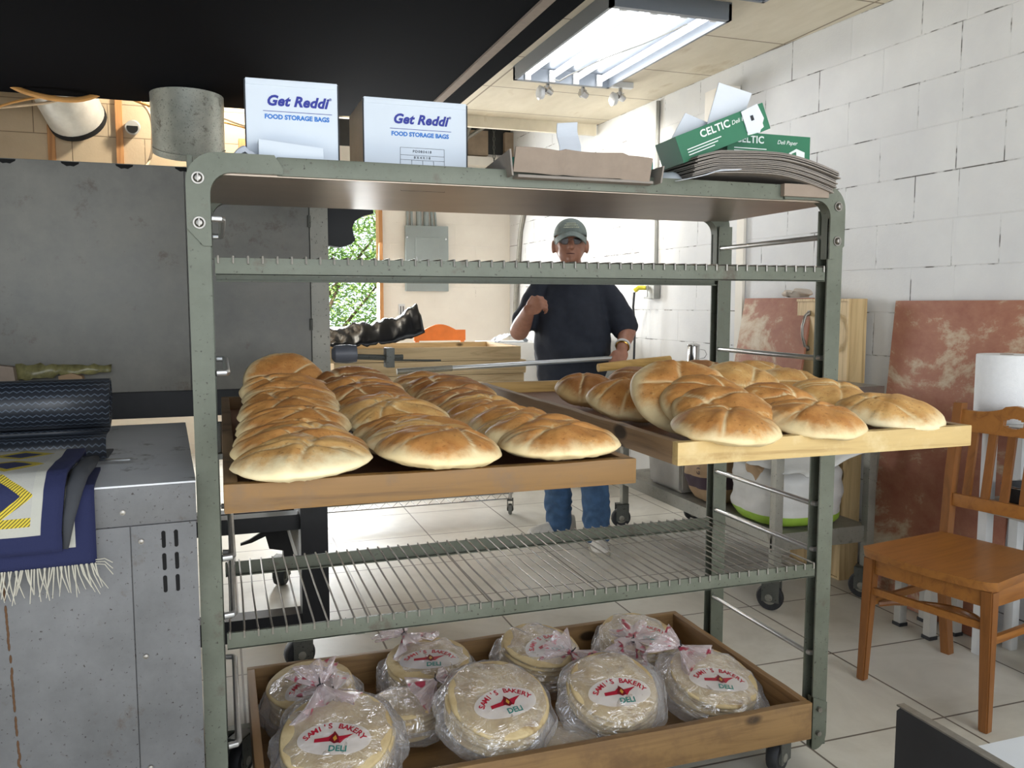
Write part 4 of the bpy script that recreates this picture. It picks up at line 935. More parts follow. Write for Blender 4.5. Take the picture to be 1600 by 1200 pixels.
# ---------------------------------------------------------------- back wall and right wall fittings
o = thing('breaker_panel', 'grey metal breaker panel on the cream back wall', 'electric panel', (1.87, 7.9, 1.45))
b = B(); box(b, 1.665, 2.075, 7.89, 7.949, 1.44, 2.05, bev=.003); obj('cabinet', b, 'green_metal', o)
b = B(); box(b, 1.755, 1.985, 7.880, 7.889, 1.52, 1.94, bev=.003); dr = obj('door', b, 'green_metal', o)
b = B(); box(b, 1.763, 1.770, 7.874, 7.880, 1.70, 1.76); obj('latch', b, 'chrome', dr)
for x, z in ((1.68, 1.94), (2.05, 1.93)):
    b = B(); cyl(b, (x, 7.885, z), (x, 7.89, z), .007); obj('screw', b, 'chrome', o)
for i, (x, r) in enumerate(((1.69, .012), (1.73, .012), (1.80, .025), (1.87, .025), (1.93, .012), (1.965, .010))):
    b = B(); tube(b, [(x, 7.93, 2.052), (x - (.05 if i > 3 else 0), 7.93, 2.75)], r, 12); o = obj('conduit', b, 'green_metal'); rebase(o, (x, 7.93, 2.05)); tag(o, '%s conduit rising from the breaker panel' % ['leftmost thin', 'second thin', 'left thick', 'right thick', 'slanting', 'rightmost slanting'][i], 'conduit')
b = B(); box(b, 1.60, 1.66, 7.935, 7.949, 1.20, 1.32, bev=.003); o = obj('wall_outlet', b, 'white_plastic'); rebase(o, (1.63, 7.945, 1.2)); tag(o, 'white outlet with two dark slots on the back wall under the breaker panel', 'outlet')
b = B(); box(b, 1.615, 1.622, 7.931, 7.935, 1.22, 1.30); box(b, 1.640, 1.647, 7.931, 7.935, 1.22, 1.30); obj('slot', b, 'slot', o)
b = B(); tube(b, [(2.70, 7.55, 2.62), (2.70, 7.5, 2.2), (2.705, 7.62, 2.0), (2.69, 7.7, 1.5), (2.68, 7.72, 1.1)], .022, 10); o = obj('conduit', b, 'pale_steel'); rebase(o, (2.7, 7.6, 1.1)); tag(o, 'bent pale conduit near the far corner beside the man', 'conduit')
def wx_at(y): 
    for p, q in zip(WP, WP[1:]):
        if y <= q[1]: return p[0] + (q[0] - p[0]) * (y - p[1]) / (q[1] - p[1])
    return 2.71
b = B(); cyl(b, (wx_at(5.15) - .014, 5.15, 1.46), (wx_at(5.15) - .014, 5.15, 2.66), .013, 12); o = obj('conduit', b, 'outlet'); rebase(o, (wx_at(5.15) - .014, 5.15, 1.46)); tag(o, 'straight vertical conduit down the right wall to the outlet box', 'conduit')
xo = wx_at(5.2); o = thing('outlet_box', 'grey outlet box on the right wall behind the man, yellow plug in it', 'outlet', (xo, 5.2, 1.37))
b = B(); box(b, xo - .05, xo - .002, 5.10, 5.24, 1.355, 1.46, bev=.004); obj('housing', b, 'outlet', o); b = B(); box(b, xo - .054, xo - .05, 5.19, 5.235, 1.37, 1.45); obj('face_plate', b, 'white_plastic', o)
b = B(); tube(b, [(xo - .058, 5.20, 1.43), (xo - .10, 5.22, 1.43), (xo - .12, 5.24, 1.41)], .016, 10); o = obj('power_plug', b, 'yellow'); rebase(o, (xo - .1, 5.22, 1.42)); tag(o, 'yellow plug with black cord in the right wall outlet', 'plug')
b = B(); tube(b, [(xo - .12, 5.245, 1.40), (xo - .125, 5.25, 1.3), (xo - .115, 5.24, 1.15), (xo - .12, 5.24, .9), (xo - .1, 5.2, .5)], .008, 8); obj('power_cord', b, 'rubber', o)
b = B(); x_ = wx_at(4.35); box(b, x_ - .11, x_ - .001, 4.26, 4.46, 2.30, 2.55, bev=.004); o = obj('wall_stub', b, 'cream_wall'); rebase(o, (x_, 4.4, 2.3)); tag(o, 'painted square stub projecting high on the right wall', 'bracket')
b = B(); x_ = wx_at(4.2); box(b, x_ - .018, x_ - .001, 4.18, 4.25, .3, 2.0); o = obj('wood_batten', b, 'cream_wall'); rebase(o, (x_, 4.2, .3)); tag(o, 'thin pale vertical batten on the right wall behind the rack post', 'batten')
b = B(); box(b, 2.30, 2.68, 5.6, 6.1, 1.05, 1.12); box(b, 2.32, 2.66, 5.62, 6.08, .0, 1.05); o = obj('utility_sink', b, 'bucket'); rebase(o, (2.5, 5.85, 0)); tag(o, 'grey block-like utility tub against the wall behind the man', 'tub')
# ---------------------------------------------------------------- steel work table on the right
TX0, TX1, TY0, TY1, TZ = 2.20, 2.755, 2.98, 4.72, .962
o = thing('work_table', 'long stainless work table on casters along the right wall', 'table', (2.48, 3.85, 0))
b = B(); box(b, TX0, TX1, TY0, TY1, TZ - .006, TZ, bev=.001); box(b, TX0, TX0 + .004, TY0, TY1, TZ - .045, TZ - .006); box(b, TX0, TX1, TY0, TY0 + .004, TZ - .045, TZ - .006); obj('table_top', b, 'table_steel', o)
b = B(); box(b, TX0 + .015, TX1 - .02, TY0 + .04, 4.52, .315, .33); box(b, TX0 + .015, TX0 + .019, TY0 + .04, 4.52, .265, .315); box(b, TX0 + .015, TX1 - .02, TY0 + .04, TY0 + .044, .255, .315); obj('lower_shelf', b, 'pale_steel', o)
for x in (TX0 + .02, TX1 - .045):
    for y in (TY0 + .02, 4.45):
        b = B(); box(b, x, x + .04, y, y + .04, .125, TZ - .006, bev=.004); lg = obj('leg', b, 'pale_steel', o); make_caster('caster', lg, (x + .0, y + .02, 0), .058, .03, 'rubber', -.9 if y < 4 else -.2)
o = thing('shaker_can', 'shiny metal shaker can with a wire handle on the work table', 'can', (2.66, 4.42, TZ))
b = B(); lathe(b, [(.036, 0), (.038, .003), (.036, .006), (.036, .108), (.039, .112), (.036, .118), (.02, .125), (.001, .127)], (2.66, 4.42, TZ + .0005), 28); obj('can_body', b, 'chrome', o)
b = B(); tube(b, [(2.695, 4.405, TZ + .09), (2.722, 4.395, TZ + .085), (2.732, 4.39, TZ + .06), (2.72, 4.395, TZ + .04), (2.697, 4.405, TZ + .035)], .002, 6); obj('handle', b, 'chrome', o)
b = B(); lathe(b, [(.001, 0), (.095, .002), (.10, .008), (.06, .016), (.001, .017)], (2.40, 4.45, TZ + .0005), 28); o = obj('dough_round', b, 'dough'); rebase(o, (2.4, 4.45, TZ)); tag(o, 'flat white dough round at the far end of the work table', 'dough')
# boards leaning on the wall
def leaning(name, lab, cat, x0, y0, y1, z0, x1, z1, th, mat, bev=.003):
    b = B(); L = sqrt((x1 - x0) ** 2 + (z1 - z0) ** 2); box(b, 0, th, 0, y1 - y0, 0, L, bev=bev); an = atan2(x1 - x0, z1 - z0)
    o = obj(name, b, mat); o.location = (x0, y0, z0); o.rotation_euler = (0, an, 0); return tag(o, lab, cat)
leaning('dough_board', 'worn reddish board standing on the work table against the wall, under the crumpled cloth', 'board', 2.725, 3.52, 4.10, TZ + .002, 2.79, 1.352, .012, 'red_board')
b = B(); ball(b, (0, 0, .02), (.03, .12, .022), 30, 20)
for v in b.verts: v.co += Vector((.4, 1, .9)) * .018 * mn.noise(v.co * 32)
for v in b.verts: v.co.z = max(v.co.z, .0)
o = obj('crumpled_cloth', b, 'cloth', smooth=True); o.location = (2.80, 3.66, 1.354); tag(o, 'crumpled beige cloth on top edge of the leaning red board', 'cloth')
for y0, y1, lab in ((3.24, 3.405, 'upright pine crate door with a curved handle, nearer the big red board'), (3.425, 3.62, 'upright pine crate door with a curved handle, half hidden by the rack post')):
    o = thing('pine_box', lab, 'wooden box', (2.82, (y0 + y1) / 2, 0))
    b = B(); box(b, 2.775, 2.785, y0 + .014, y1 - .002, .012, 1.332); obj('front_board', b, 'pine_v', o)
    b = B(); box(b, 2.770, 2.875, y0, y0 + .012, .0, 1.345); box(b, 2.770, 2.875, y0 + .012, y1, 1.333, 1.345); box(b, 2.770, 2.875, y0 + .012, y1, 0, .011); box(b, 2.862, 2.875, y0 + .012, y1, .011, 1.333); obj('frame', b, 'pine_v', o)
    yc = y0 + .10; b = B(); tube(b, [(2.774, yc, 1.275), (2.752, yc, 1.262), (2.735, yc, 1.21), (2.737, yc, 1.16), (2.755, yc, 1.11), (2.774, yc, 1.10)], [.012, .008, .007, .007, .008, .012], 10); 
    for z in (1.275, 1.10): lathe(b, [(.014, 0), (.012, .006)], (2.770, yc, z), 16, 'x')
    obj('handle', b, 'bolt', o)
leaning('dough_board', 'big worn reddish board with pale patches leaning on the right wall behind the chair', 'board', 2.785, 2.40, 3.08, .004, 2.890, 1.335, .012, 'red_board')
# containers on the lower shelf
o = thing('square_bucket', 'dusty square white plastic tub with a printed label on the lower shelf of the table', 'bucket', (2.36, 4.03, .331))
b = B(); z0, z1 = .331, .66
def frustum(b, cx, cy, w0, d0, w1, d1, z0, z1, bev=.015):
    vs = [b.verts.new((cx + sx * (w1 if zz else w0) / 2, cy + sy * (d1 if zz else d0) / 2, z1 if zz else z0)) for zz in (0, 1) for sx, sy in ((-1, -1), (1, -1), (1, 1), (-1, 1))]
    for f in ((0, 3, 2, 1), (4, 5, 6, 7), (0, 1, 5, 4), (1, 2, 6, 5), (2, 3, 7, 6), (3, 0, 4, 7)): b.faces.new([vs[i] for i in f])
    bmesh.ops.bevel(b, geom=b.edges[:], offset=bev, segments=3, affect='EDGES'); return b
frustum(b, 2.38, 4.02, .25, .34, .28, .38, z0, z1); obj('tub', b, 'bucket', o)
b = B(); box(b, 2.237, 2.241, 4.02, 4.12, .52, .575); lb = obj('label_print', b, 'paper', o, smooth=False)
b = B()
for k in range(3): box(b, 2.2352, 2.2366, 4.03, 4.11, .53 + k * .014, .535 + k * .014)
obj('print_line', b, 'black_ink', lb, smooth=False)
def sack(name, lab, c, w_, d_, h, mat, seed, bulge=.12):
    b = B(); seg, m_ = 48, 26
    rings = []
    for j in range(m_ + 1):
        f = j / m_; s_ = (1 - (2 * f - 1) ** 6) ** .5 * .25 + .75 if 0 < f < 1 else .72; ring = []
        for k in range(seg):
            a = 2 * pi * k / seg; ca, sa = cos(a), sin(a); e = 3.2; rr = (abs(ca) ** e + abs(sa) ** e) ** (-1 / e)
            x = ca * rr * w_ / 2 * (s_ + bulge * sin(f * pi)); y = sa * rr * d_ / 2 * (s_ + bulge * sin(f * pi))
            n_ = mn.noise(Vector((x * 9, y * 9, f * 4 + seed))); x += .014 * n_ + .008 * mn.noise(Vector((a * 5, f * 9, seed + 7))); y += .014 * mn.noise(Vector((x * 8, f * 5, seed + 3)))
            z = f * h + .02 * mn.noise(Vector((ca * 1.5, sa * 1.5, seed))) * f
            ring.append(b.verts.new((c[0] + x, c[1] + y, c[2] + z)))
        rings.append(ring)
    for a_, b_ in zip(rings, rings[1:]):
        for k in range(seg): b.faces.new((a_[k], a_[(k + 1) % seg], b_[(k + 1) % seg], b_[k]))
    b.faces.new(rings[0]); b.faces.new(rings[-1]); o = thing(name, lab, 'sack', c); bd = obj('sack_body', b, mat, o, smooth=True); return o, bd
o, bd = sack('paper_sack', 'brown paper flour sack with a dark plum band on the lower shelf', (2.44, 3.66, .332), .42, .24, .40, ['kraft_bag', 'sack_band'], 2)
for p in bd.data.polygons:
    if .08 < p.center.z < .14: p.material_index = 1
T_ = Matrix.Rotation(R(-90), 4, 'Z') @ FACE
text('lettering', '@', .05, 'sack_band', o, Matrix.Translation((2.205, 3.60, .60)) @ T_); text('lettering', 'G', .05, 'sack_band', o, Matrix.Translation((2.205, 3.60, .50)) @ T_)
o, bd = sack('flour_sack', 'white woven flour sack with green stripes, torn open, on the lower shelf', (2.46, 3.25, .332), .42, .42, .28, ['flour_white', 'sack_green'], 5, .03)
for p in bd.data.polygons:
    if p.center.z < .055: p.material_index = 1
for q, ch in enumerate('ORGANIC'):
    text('lettering', ch, .026, 'black_ink', o, Matrix.Translation((2.216, 3.40 - .012 * sin(q), .60 - q * .028)) @ T_)
# torn open top with flaps
def flap(name, pts, parent, mat, sd):
    b = B(); nx, ny = 14, 12; p00, p10, p01, p11 = map(Vector, pts); g = []
    for i in range(nx + 1):
        row = []
        for j in range(ny + 1):
            u_, v_ = i / nx, j / ny; p = p00 * (1 - u_) * (1 - v_) + p10 * u_ * (1 - v_) + p01 * (1 - u_) * v_ + p11 * u_ * v_
            p += Vector((1, .6, 1)) * .022 * mn.noise(Vector((u_ * 4, v_ * 4, sd))) + Vector((0, 0, .03 * sin(u_ * pi) * sin(v_ * pi))); row.append(b.verts.new(p))
        g.append(row)
    for i in range(nx):
        for j in range(ny): b.faces.new((g[i][j], g[i + 1][j], g[i + 1][j + 1], g[i][j + 1]))
    x = obj(name, b, mat, parent); m_ = x.modifiers.new('s', 'SOLIDIFY'); m_.thickness = .003; return x
fp = flap('torn_flap', ((2.19, 3.18, .62), (2.30, 2.90, .60), (2.42, 3.24, .80), (2.62, 2.86, .72)), o, 'flour_white', 2)
flap('torn_flap', ((2.30, 3.42, .72), (2.22, 3.17, .61), (2.50, 3.42, .78), (2.44, 3.16, .76)), o, 'sack_green', 5)
flap('torn_flap', ((2.205, 3.28, .66), (2.20, 3.12, .55), (2.30, 3.30, .70), (2.26, 3.12, .62)), o, 'kraft_bag', 9)
for q, ch in enumerate('BREAD'): text('lettering', ch, .028, 'black_ink', fp, Matrix.Translation((2.235 + .02 * q, 3.13 - .038 * q, .665 + .010 * q)) @ Matrix.Rotation(R(-60), 4, 'Z') @ Matrix.Rotation(R(40), 4, 'X'))
# ---------------------------------------------------------------- chair
def make_chair(loc, rz, label):
    o = thing('dining_chair', label, 'chair', loc, rz)         # local: seat front at -y, width along x
    SZ = .478
    b = B(); nx, ny = 24, 22; Wf, Wb, D = .235, .205, .44; tops = []
    def outline(u_, v_):
        hw = Wf + (Wb - Wf) * v_; y = D * v_ - .02; y -= .022 * (1 - (2 * u_ - 1) ** 2) * (1 - v_); x = (2 * u_ - 1) * hw
        cr = max(0, abs(2 * u_ - 1) - .86) / .14; y += .02 * cr ** 2 * (1 - v_) ** 8 * 1.0
        z = SZ - .008 * sin(pi * u_) ** .7 * sin(pi * min(1, v_ * 1.05)) - .004 * (1 - v_) ** 3 * sin(pi * u_); return (x, y, z)
    g = [[b.verts.new(outline(i / nx, j / ny)) for j in range(ny + 1)] for i in range(nx + 1)]; h = [[b.verts.new((v.co.x * .985, v.co.y * .985 + .004, SZ - .030)) for v in r_] for r_ in g]
    for i in range(nx):
        for j in range(ny): b.faces.new((g[i][j], g[i + 1][j], g[i + 1][j + 1], g[i][j + 1])); b.faces.new((h[i][j], h[i][j + 1], h[i + 1][j + 1], h[i + 1][j]))
    for i in range(nx): b.faces.new((g[i][0], h[i][0], h[i + 1][0], g[i + 1][0])); b.faces.new((g[i][ny], g[i + 1][ny], h[i + 1][ny], h[i][ny]))
    for j in range(ny): b.faces.new((g[0][j], g[0][j + 1], h[0][j + 1], h[0][j])); b.faces.new((g[nx][j], h[nx][j], h[nx][j + 1], g[nx][j + 1]))
    obj('seat', b, 'chair', o, False)
    def leg(x, y, top, bot, z1, w0=.040, w1=.030):
        b = B(); vs = []
        for z, (cx, cy), w_ in ((z1, top, w0), (0, bot, w1)): vs += [b.verts.new((cx + sx * w_ / 2, cy + sy * w_ / 2, z)) for sx, sy in ((-1, -1), (1, -1), (1, 1), (-1, 1))]
        for f in ((0, 1, 2, 3), (7, 6, 5, 4), (0, 4, 5, 1), (1, 5, 6, 2), (2, 6, 7, 3), (3, 7, 4, 0)): b.faces.new([vs[i] for i in f])
        bmesh.ops.bevel(b, geom=b.edges[:], offset=.004, segments=2, affect='EDGES'); l_ = obj('leg', b, 'chair_v', o, False); return l_
    for sx in (-1, 1):
        leg(0, 0, (sx * .205, .01), (sx * .218, .0), SZ - .031)
        b = B(); P = [(.425 + .05, 0), (.435, .25), (.43, .46), (.455, .70), (.50, .955)]; vsn = []
        for (y, z) in P: vsn.append([b.verts.new((sx * (.195 if z < .5 else .195 + .01 * (z - .5) / .45) + dx * .016, y + dy * (.019 if z > .3 else .017), z)) for dx, dy in ((-1, -1), (1, -1), (1, 1), (-1, 1))])
        for a_, b_ in zip(vsn, vsn[1:]):
            for k in range(4): b.faces.new((a_[k], a_[(k + 1) % 4], b_[(k + 1) % 4], b_[k]))
        b.faces.new(vsn[0]); b.faces.new(vsn[-1]); obj('back_post', b, 'chair_v', o, False)
        b = B(); box(b, sx * .205 - .010, sx * .205 + .010, .03, .41, SZ - .088, SZ - .031, bev=.003); obj('seat_rail', b, 'chair', o, False)
        b = B(); box(b, sx * .208 - .009, sx * .208 + .009, .02, .44, .27, .295, bev=.004); obj('stretcher', b, 'chair', o, False)
    b = B(); box(b, -.185, .185, .0, .02, SZ - .088, SZ - .031, bev=.003); obj('seat_rail', b, 'chair', o, False)
    b = B(); box(b, -.198, .198, .000, .018, .315, .340, bev=.004); obj('stretcher', b, 'chair', o, False)
    b = B(); tube(b, [(-.20, .05, .27)] + [(-.20 + .4 * i / 12, .05 + .16 * sin(pi * i / 12), .278) for i in range(1, 12)] + [(.20, .05, .27)], .011, 8); obj('stretcher', b, 'chair_v', o, False)
    def yb(z): return .43 + (.455 - .43) * (z - .46) / .24 if z < .7 else .455 + .045 * (z - .7) / .255
    b = B(); n = 41; P = []   # top rail with crest and hand hole
    up = []; lo = []
    for i in range(n + 1):
        f = i / n * 2 - 1; x = f * .205; zt = .935 + .028 * (1 - abs(f)) ** 1.5 - .012 * (abs(f) > .2) * sin(abs(f) * pi); up.append((x, zt)); lo.append((x, .855))
    for s_ in range(n):
        f0, f1 = up[s_][0], up[s_ + 1][0]; mid = (f0 + f1) / 2
        if abs(mid) < .034:
            hh = .018 * sqrt(max(0, 1 - (mid / .036) ** 2)); rngs = ((.855, .900 - hh), (.900 + hh, None))
        else: rngs = ((.855, None),)
        for za, zb in rngs:
            zb0 = up[s_][1] if zb is None else zb; zb1 = up[s_ + 1][1] if zb is None else zb
            q = [b.verts.new((x, yb(z) + d, z)) for d in (-.011, .011) for x, z in ((f0, za), (f1, za), (f1, zb1), (f0, zb0))]
            for f in ((0, 1, 2, 3), (7, 6, 5, 4), (0, 4, 5, 1), (1, 5, 6, 2), (2, 6, 7, 3), (3, 7, 4, 0)): b.faces.new([q[k] for k in f])
    bmesh.ops.remove_doubles(b, verts=b.verts[:], dist=.0001); obj('top_rail', b, 'chair', o, False, smooth=False)
    b = B(); box(b, -.18, .18, yb(.6) - .011, yb(.6) + .011, .578, .625, bev=.003); obj('lower_rail', b, 'chair', o, False)
    for i in range(5):
        x = -.135 + i * .0675; b = B(); vs = [b.verts.new((x + dx * .014, yb(z) + dy * .007, z)) for z in (.62, .858) for dx, dy in ((-1, -1), (1, -1), (1, 1), (-1, 1))]
        for f in ((0, 3, 2, 1), (4, 5, 6, 7), (0, 1, 5, 4), (1, 2, 6, 5), (2, 3, 7, 6), (3, 0, 4, 7)): b.faces.new([vs[k] for k in f])
        obj('back_slat', b, 'chair_v', o, False, smooth=False)
    return o
make_chair((2.157, 2.119, 0), R(-77.5), 'orange-brown slat-back wooden chair standing to the right of the rack')
# behind the chair: white shelf unit with towel roll and black bin
o = thing('plastic_stand', 'white plastic stand behind the chair carrying the paper towel roll', 'stand', (2.98, 2.2, 0))
b = B(); box(b, 2.66, 2.857, 2.10, 2.48, .865, .885, bev=.004); obj('top', b, 'white_plastic', o)
b = B(); box(b, 2.665, 2.81, 2.11, 2.38, .55, .60, bev=.004); obj('shelf', b, 'bucket', o)
for x, y in ((2.665, 2.105), (2.665, 2.345), (2.82, 2.105), (2.82, 2.345)):
    b = B(); box(b, x, x + .035, y, y + .04, 0, .865, bev=.005); obj('leg', b, 'white_plastic', o)
o = thing('paper_towel_roll', 'large white paper towel roll standing behind the chair back', 'paper towel', (2.757, 2.378, .886))
b = B(); lathe(b, [(.022, .0), (.098, .0), (.100, .003), (.100, .245), (.098, .248), (.022, .248)], (2.757, 2.378, .886), 48); obj('roll', b, 'towel', o)
b = B(); lathe(b, [(.018, .0), (.0225, .0), (.0225, .2495), (.018, .2495)], (2.757, 2.378, .886), 24); obj('core', b, 'kraft', o)
b = B(); n = 12; L = [b.verts.new((2.757 + .101 * cos(-1.2) + .10 * (i / n) ** 1.2, 2.378 + .101 * sin(-1.2) - .02 * i / n, 1.134 - .14 * (i / n) ** 1.5)) for i in range(n + 1)]; L2 = [b.verts.new((v.co.x, v.co.y, .89)) for v in L]
for i in range(n): b.faces.new((L[i], L[i + 1], L2[i + 1], L2[i]))
x = obj('loose_sheet', b, 'towel', o); m_ = x.modifiers.new('s', 'SOLIDIFY'); m_.thickness = .001
o = thing('black_bin', 'round black tub on the floor under the white stand', 'bin', (2.62, 1.80, 0))
b = B(); lathe(b, [(.12, .02), (.15, .02), (.17, .20), (.178, .21), (.178, .225), (.165, .225), (.15, .04), (.01, .04)], (2.84, 1.86, 0.0), 36); obj('tub', b, 'rubber', o)
b = B(); lathe(b, [(.13, 0), (.13, .02), (.02, .02)], (2.84, 1.86, 0), 24); obj('base', b, 'rubber', o)
o = thing('black_pot', 'black round pan with a bright rim on the stand shelf behind the chair slats', 'pan', (2.76, 2.25, .601))
b = B(); lathe(b, [(.07, 0), (.085, .01), (.092, .06), (.095, .062), (.09, .065), (.08, .015), (.01, .012)], (2.76, 2.25, .601), 32); obj('pan_body', b, 'rubber', o); b = B(); tube(b, [(2.76 + .094 * cos(a * pi / 12), 2.25 + .094 * sin(a * pi / 12), .666) for a in range(25)], .004, 6); obj('rim', b, 'chrome', o)
o = thing('step_stool', 'scuffed white plastic step stool half hidden behind the chair legs', 'stool', (2.66, 2.62, 0))
b = B(); box(b, 2.60, 2.775, 2.52, 2.72, .215, .235, bev=.008); obj('step', b, 'white_plastic', o)
for x in (2.605, 2.735):
    for y in (2.525, 2.68):
        b = B(); box(b, x + .0, x + .035, y, y + .035, .012, .215, bev=.004); lg = obj('leg', b, 'bucket', o); b = B(); box(b, x - .003, x + .038, y - .003, y + .038, 0, .014); obj('rubber_foot', b, 'rubber', lg)
# ---------------------------------------------------------------- near white table with a black side panel
o = thing('white_table', 'white-topped table with a scuffed black side panel in the bottom right corner', 'table', (1.35, .4, 0))
b = B(); box(b, .905, 1.9, -.4, .862, .685, .705, bev=.002); obj('table_top', b, 'table_white', o)
b = B(); prism(b, [(.40, .30), (.912, .30), (.912, .748), (.906, .755), (.40, .755)], 'x', .888, .900); sp_ = obj('side_panel', b, 'front_panel_black', o, smooth=False)
b = B(); box(b, .8875, .9005, .40, .912, .7552, .7575); obj('edge_band', b, 'bolt', sp_)
for x, y in ((.95, .78), (1.82, .78), (.95, -.35), (1.82, -.35)):
    b = B(); box(b, x, x + .04, y, y + .04, 0, .685); obj('leg', b, 'white_plastic', o)
# ---------------------------------------------------------------- steel cabinet at the left with mat and rug
cb = thing('steel_cabinet', 'scratched grey steel cabinet in the left foreground with vent slots', 'cabinet', (-.056, 1.85, 0), R(3.2))
CH = .957
def cobj(n_, b, m_, par=cb, **k): return obj(n_, b, m_, par, False, **k)
b = B(); box(b, -1.3, -.003, .006, .93, 0.02, CH - .004); body = cobj('body', b, 'cabinet')
b = B(); box(b, -1.3, 0, -.002, .934, CH - .004, CH, bev=.001); cobj('top_sheet', b, 'cabinet_lit_top')
b = B(); box(b, -1.3, -.001, -.001, .006, CH - .083, CH - .0045, bev=.001); cobj('fascia', b, 'cabinet')
b = B(); box(b, -1.3, -.1285, .0, .006, .02, CH - .0855, bev=.001); cobj('front_panel', b, 'cabinet')
pr = B(); box(pr, -.1265, -.002, .0, .006, .02, CH - .0855, bev=.001); vp = cobj('vent_panel', pr, 'cabinet')
for i in range(3):
    for x in (-.066, -.042):
        b = B(); z = CH - .118 - i * .047; prism(b, [(x + .004 * cos(a * pi / 6 + (0 if a <= 6 else 0)), z + (.014 if a <= 6 else -.014) + .004 * sin(a * pi / 6)) for a in range(13)], 'y', -.0006, .0); cobj('vent_slot', b, 'slot', vp, smooth=False)
for x, z in ((-.108, CH - .118), (-.108, CH - .36), (-.108, CH - .60), (-.14 + .0, CH - .055), (-.3, CH - .60)):
    b = B(); lathe(b, [(.005, -.003), (.0045, -.004), (.001, -.005)], (x, 0, z), 12, 'y'); cyl(b, (x, 0, z), (x, -.003, z), .0055, 12); cobj('screw', b, 'bolt', body)
b = B()
for i in range(60):
    z = .08 + i * .0125; 
    if mn.noise(Vector((i * .5, 0, 9))) > -.28: ball(b, (-.335 - .00035 * i + .003 * mn.noise(Vector((i * .8, 1, 1))), -.0004, z), (.0028, .0006, .009), 6, 4)
cobj('rust_streak', b, plain('rust', '#5a3f28', .9), body, smooth=True)
# rolled honeycomb mat: one sheet wound into a roll with its tail folded below
o = thing('rubber_mat', 'rolled black honeycomb rubber mat lying on the steel cabinet', 'mat', (-.6, 2.22, CH), R(3))
b = B(); uvl = b.loops.layers.uv.new('UVMap'); P = []
cz, r0 = .125, .066
for i in range(150): 
    a = -pi / 2 - i * (2 * pi / 40); r = r0 - i * .00028; P.append((-(r) * cos(a) * 1.0, cz + r * sin(a)))
tail = [(.010, .0585), (-.05, .056), (-.075, .050), (-.085, .030), (-.075, .008), (-.04, .004), (.02, .004), (.06, .005)]
P = list(reversed(P)); P = P + [(p[0] * 1.0, p[1]) for p in tail]
# outer shell continues around the folded tail
x0, x1 = -.9, .345; nX = 8; th = .006; L = 0; rows = []; prevp = None
for (y, z) in P:
    if prevp: L += sqrt((y - prevp[0]) ** 2 + (z - prevp[1]) ** 2)
    prevp = (y, z); rows.append((L, [b.verts.new((x0 + (x1 - x0) * i / nX + (.0) + .01 * mn.noise(Vector((L * 3, i, 0))) * (i == nX), y, z)) for i in range(nX + 1)]))
for (la, ra), (lb_, rb) in zip(rows, rows[1:]):
    for i in range(nX):
        f = b.faces.new((ra[i], ra[i + 1], rb[i + 1], rb[i]))
        for lp, (xx, ll) in zip(f.loops, ((i, la), (i + 1, la), (i + 1, lb_), (i, lb_))): lp[uvl].uv = ((x1 - x0) * xx / nX, ll)
mt = obj('mat_sheet', b, 'matroll', o, False, smooth=True); m_ = mt.modifiers.new('s', 'SOLIDIFY'); m_.thickness = .004
b = B(); tube(b, [(-.9, -.01, .030), (.30, -.01, .030)], .024, 20, flat=.8); obj('inner_fold', b, 'matroll', o, False, smooth=True)
# spatula blade
b = B(); prism(b, [(-.33, 2.075), (-.20, 2.07), (-.185, 2.078), (-.20, 2.09), (-.33, 2.095)], 'z', CH + .012, CH + .0145); o = obj('spatula', b, 'chrome', smooth=False); rebase(o, (-.26, 2.08, CH + .012)); tag(o, 'thin steel spatula blade poking out between mat and rug', 'spatula')
# rug
rug = o = thing('prayer_rug', 'folded navy, cream and yellow patterned rug with fringe draped over the steel cabinet', 'rug', (-.056, 1.85, CH))
def rug_sheet(name, prof, xr, xl, lift, wob, parent, th, xr_fn=None, backmat='rug'):
    b = B(); uvl = b.loops.layers.uv.new('UVMap'); n = 40; rows = []; S = 0; pts = []; prev = None
    for i in range(len(prof) - 1):
        a_, b_ = Vector(prof[i]), Vector(prof[i + 1]); k_ = max(2, int((b_ - a_).length / .012))
        for k in range(k_): pts.append(a_.lerp(b_, k / k_))
    pts.append(Vector(prof[-1]))
    for p in pts:
        if prev is not None: S += (p - prev).length
        prev = p; xr_ = xr_fn(S) if xr_fn else xr
        rows.append((S, xr_, [b.verts.new((xr_ + (xl - xr_) * i / n, p.x + wob * mn.noise(Vector((i * .12, S * 5, lift))), p.y + wob * .5 * mn.noise(Vector((i * .15, S * 6, lift + 4))))) for i in range(n + 1)]))
    for (sa, xa, ra), (sb, xb, rb) in zip(rows, rows[1:]):
        for i in range(n):
            f = b.faces.new((ra[i], ra[i + 1], rb[i + 1], rb[i]))
            for lp, (k, s_, x_) in zip(f.loops, ((i, sa, xa), (i + 1, sa, xa), (i + 1, sb, xb), (i, sb, xb))): lp[uvl].uv = ((x_ - xl) * k / n, s_)
    x = obj(name, b, 'rug', parent, smooth=True); m_ = x.modifiers.new('s', 'SOLIDIFY'); m_.thickness = th; m_.offset = 1; return x
cy = 1.83
s1 = rug_sheet('rug_sheet', [(cy - .012, .812), (cy - .010, .88), (cy - .010, .945), (cy + .002, .966), (cy + .05, .968), (cy + .19, .968)], -.244, -1.1, 1, .006, o, -.006)
s2 = rug_sheet('folded_layer', [(cy - .030, .850), (cy - .034, .91), (cy - .024, .965), (cy + .004, .992), (cy + .08, 1.000), (cy + .235, .996), (cy + .25, .985)], -.262, -1.1, 3, .010, o, .008, xr_fn=lambda S: -.300 + .024 * min(1, max(0, (S - .04) / .25)))
b = B()
for i in range(14):
    f = i / 13
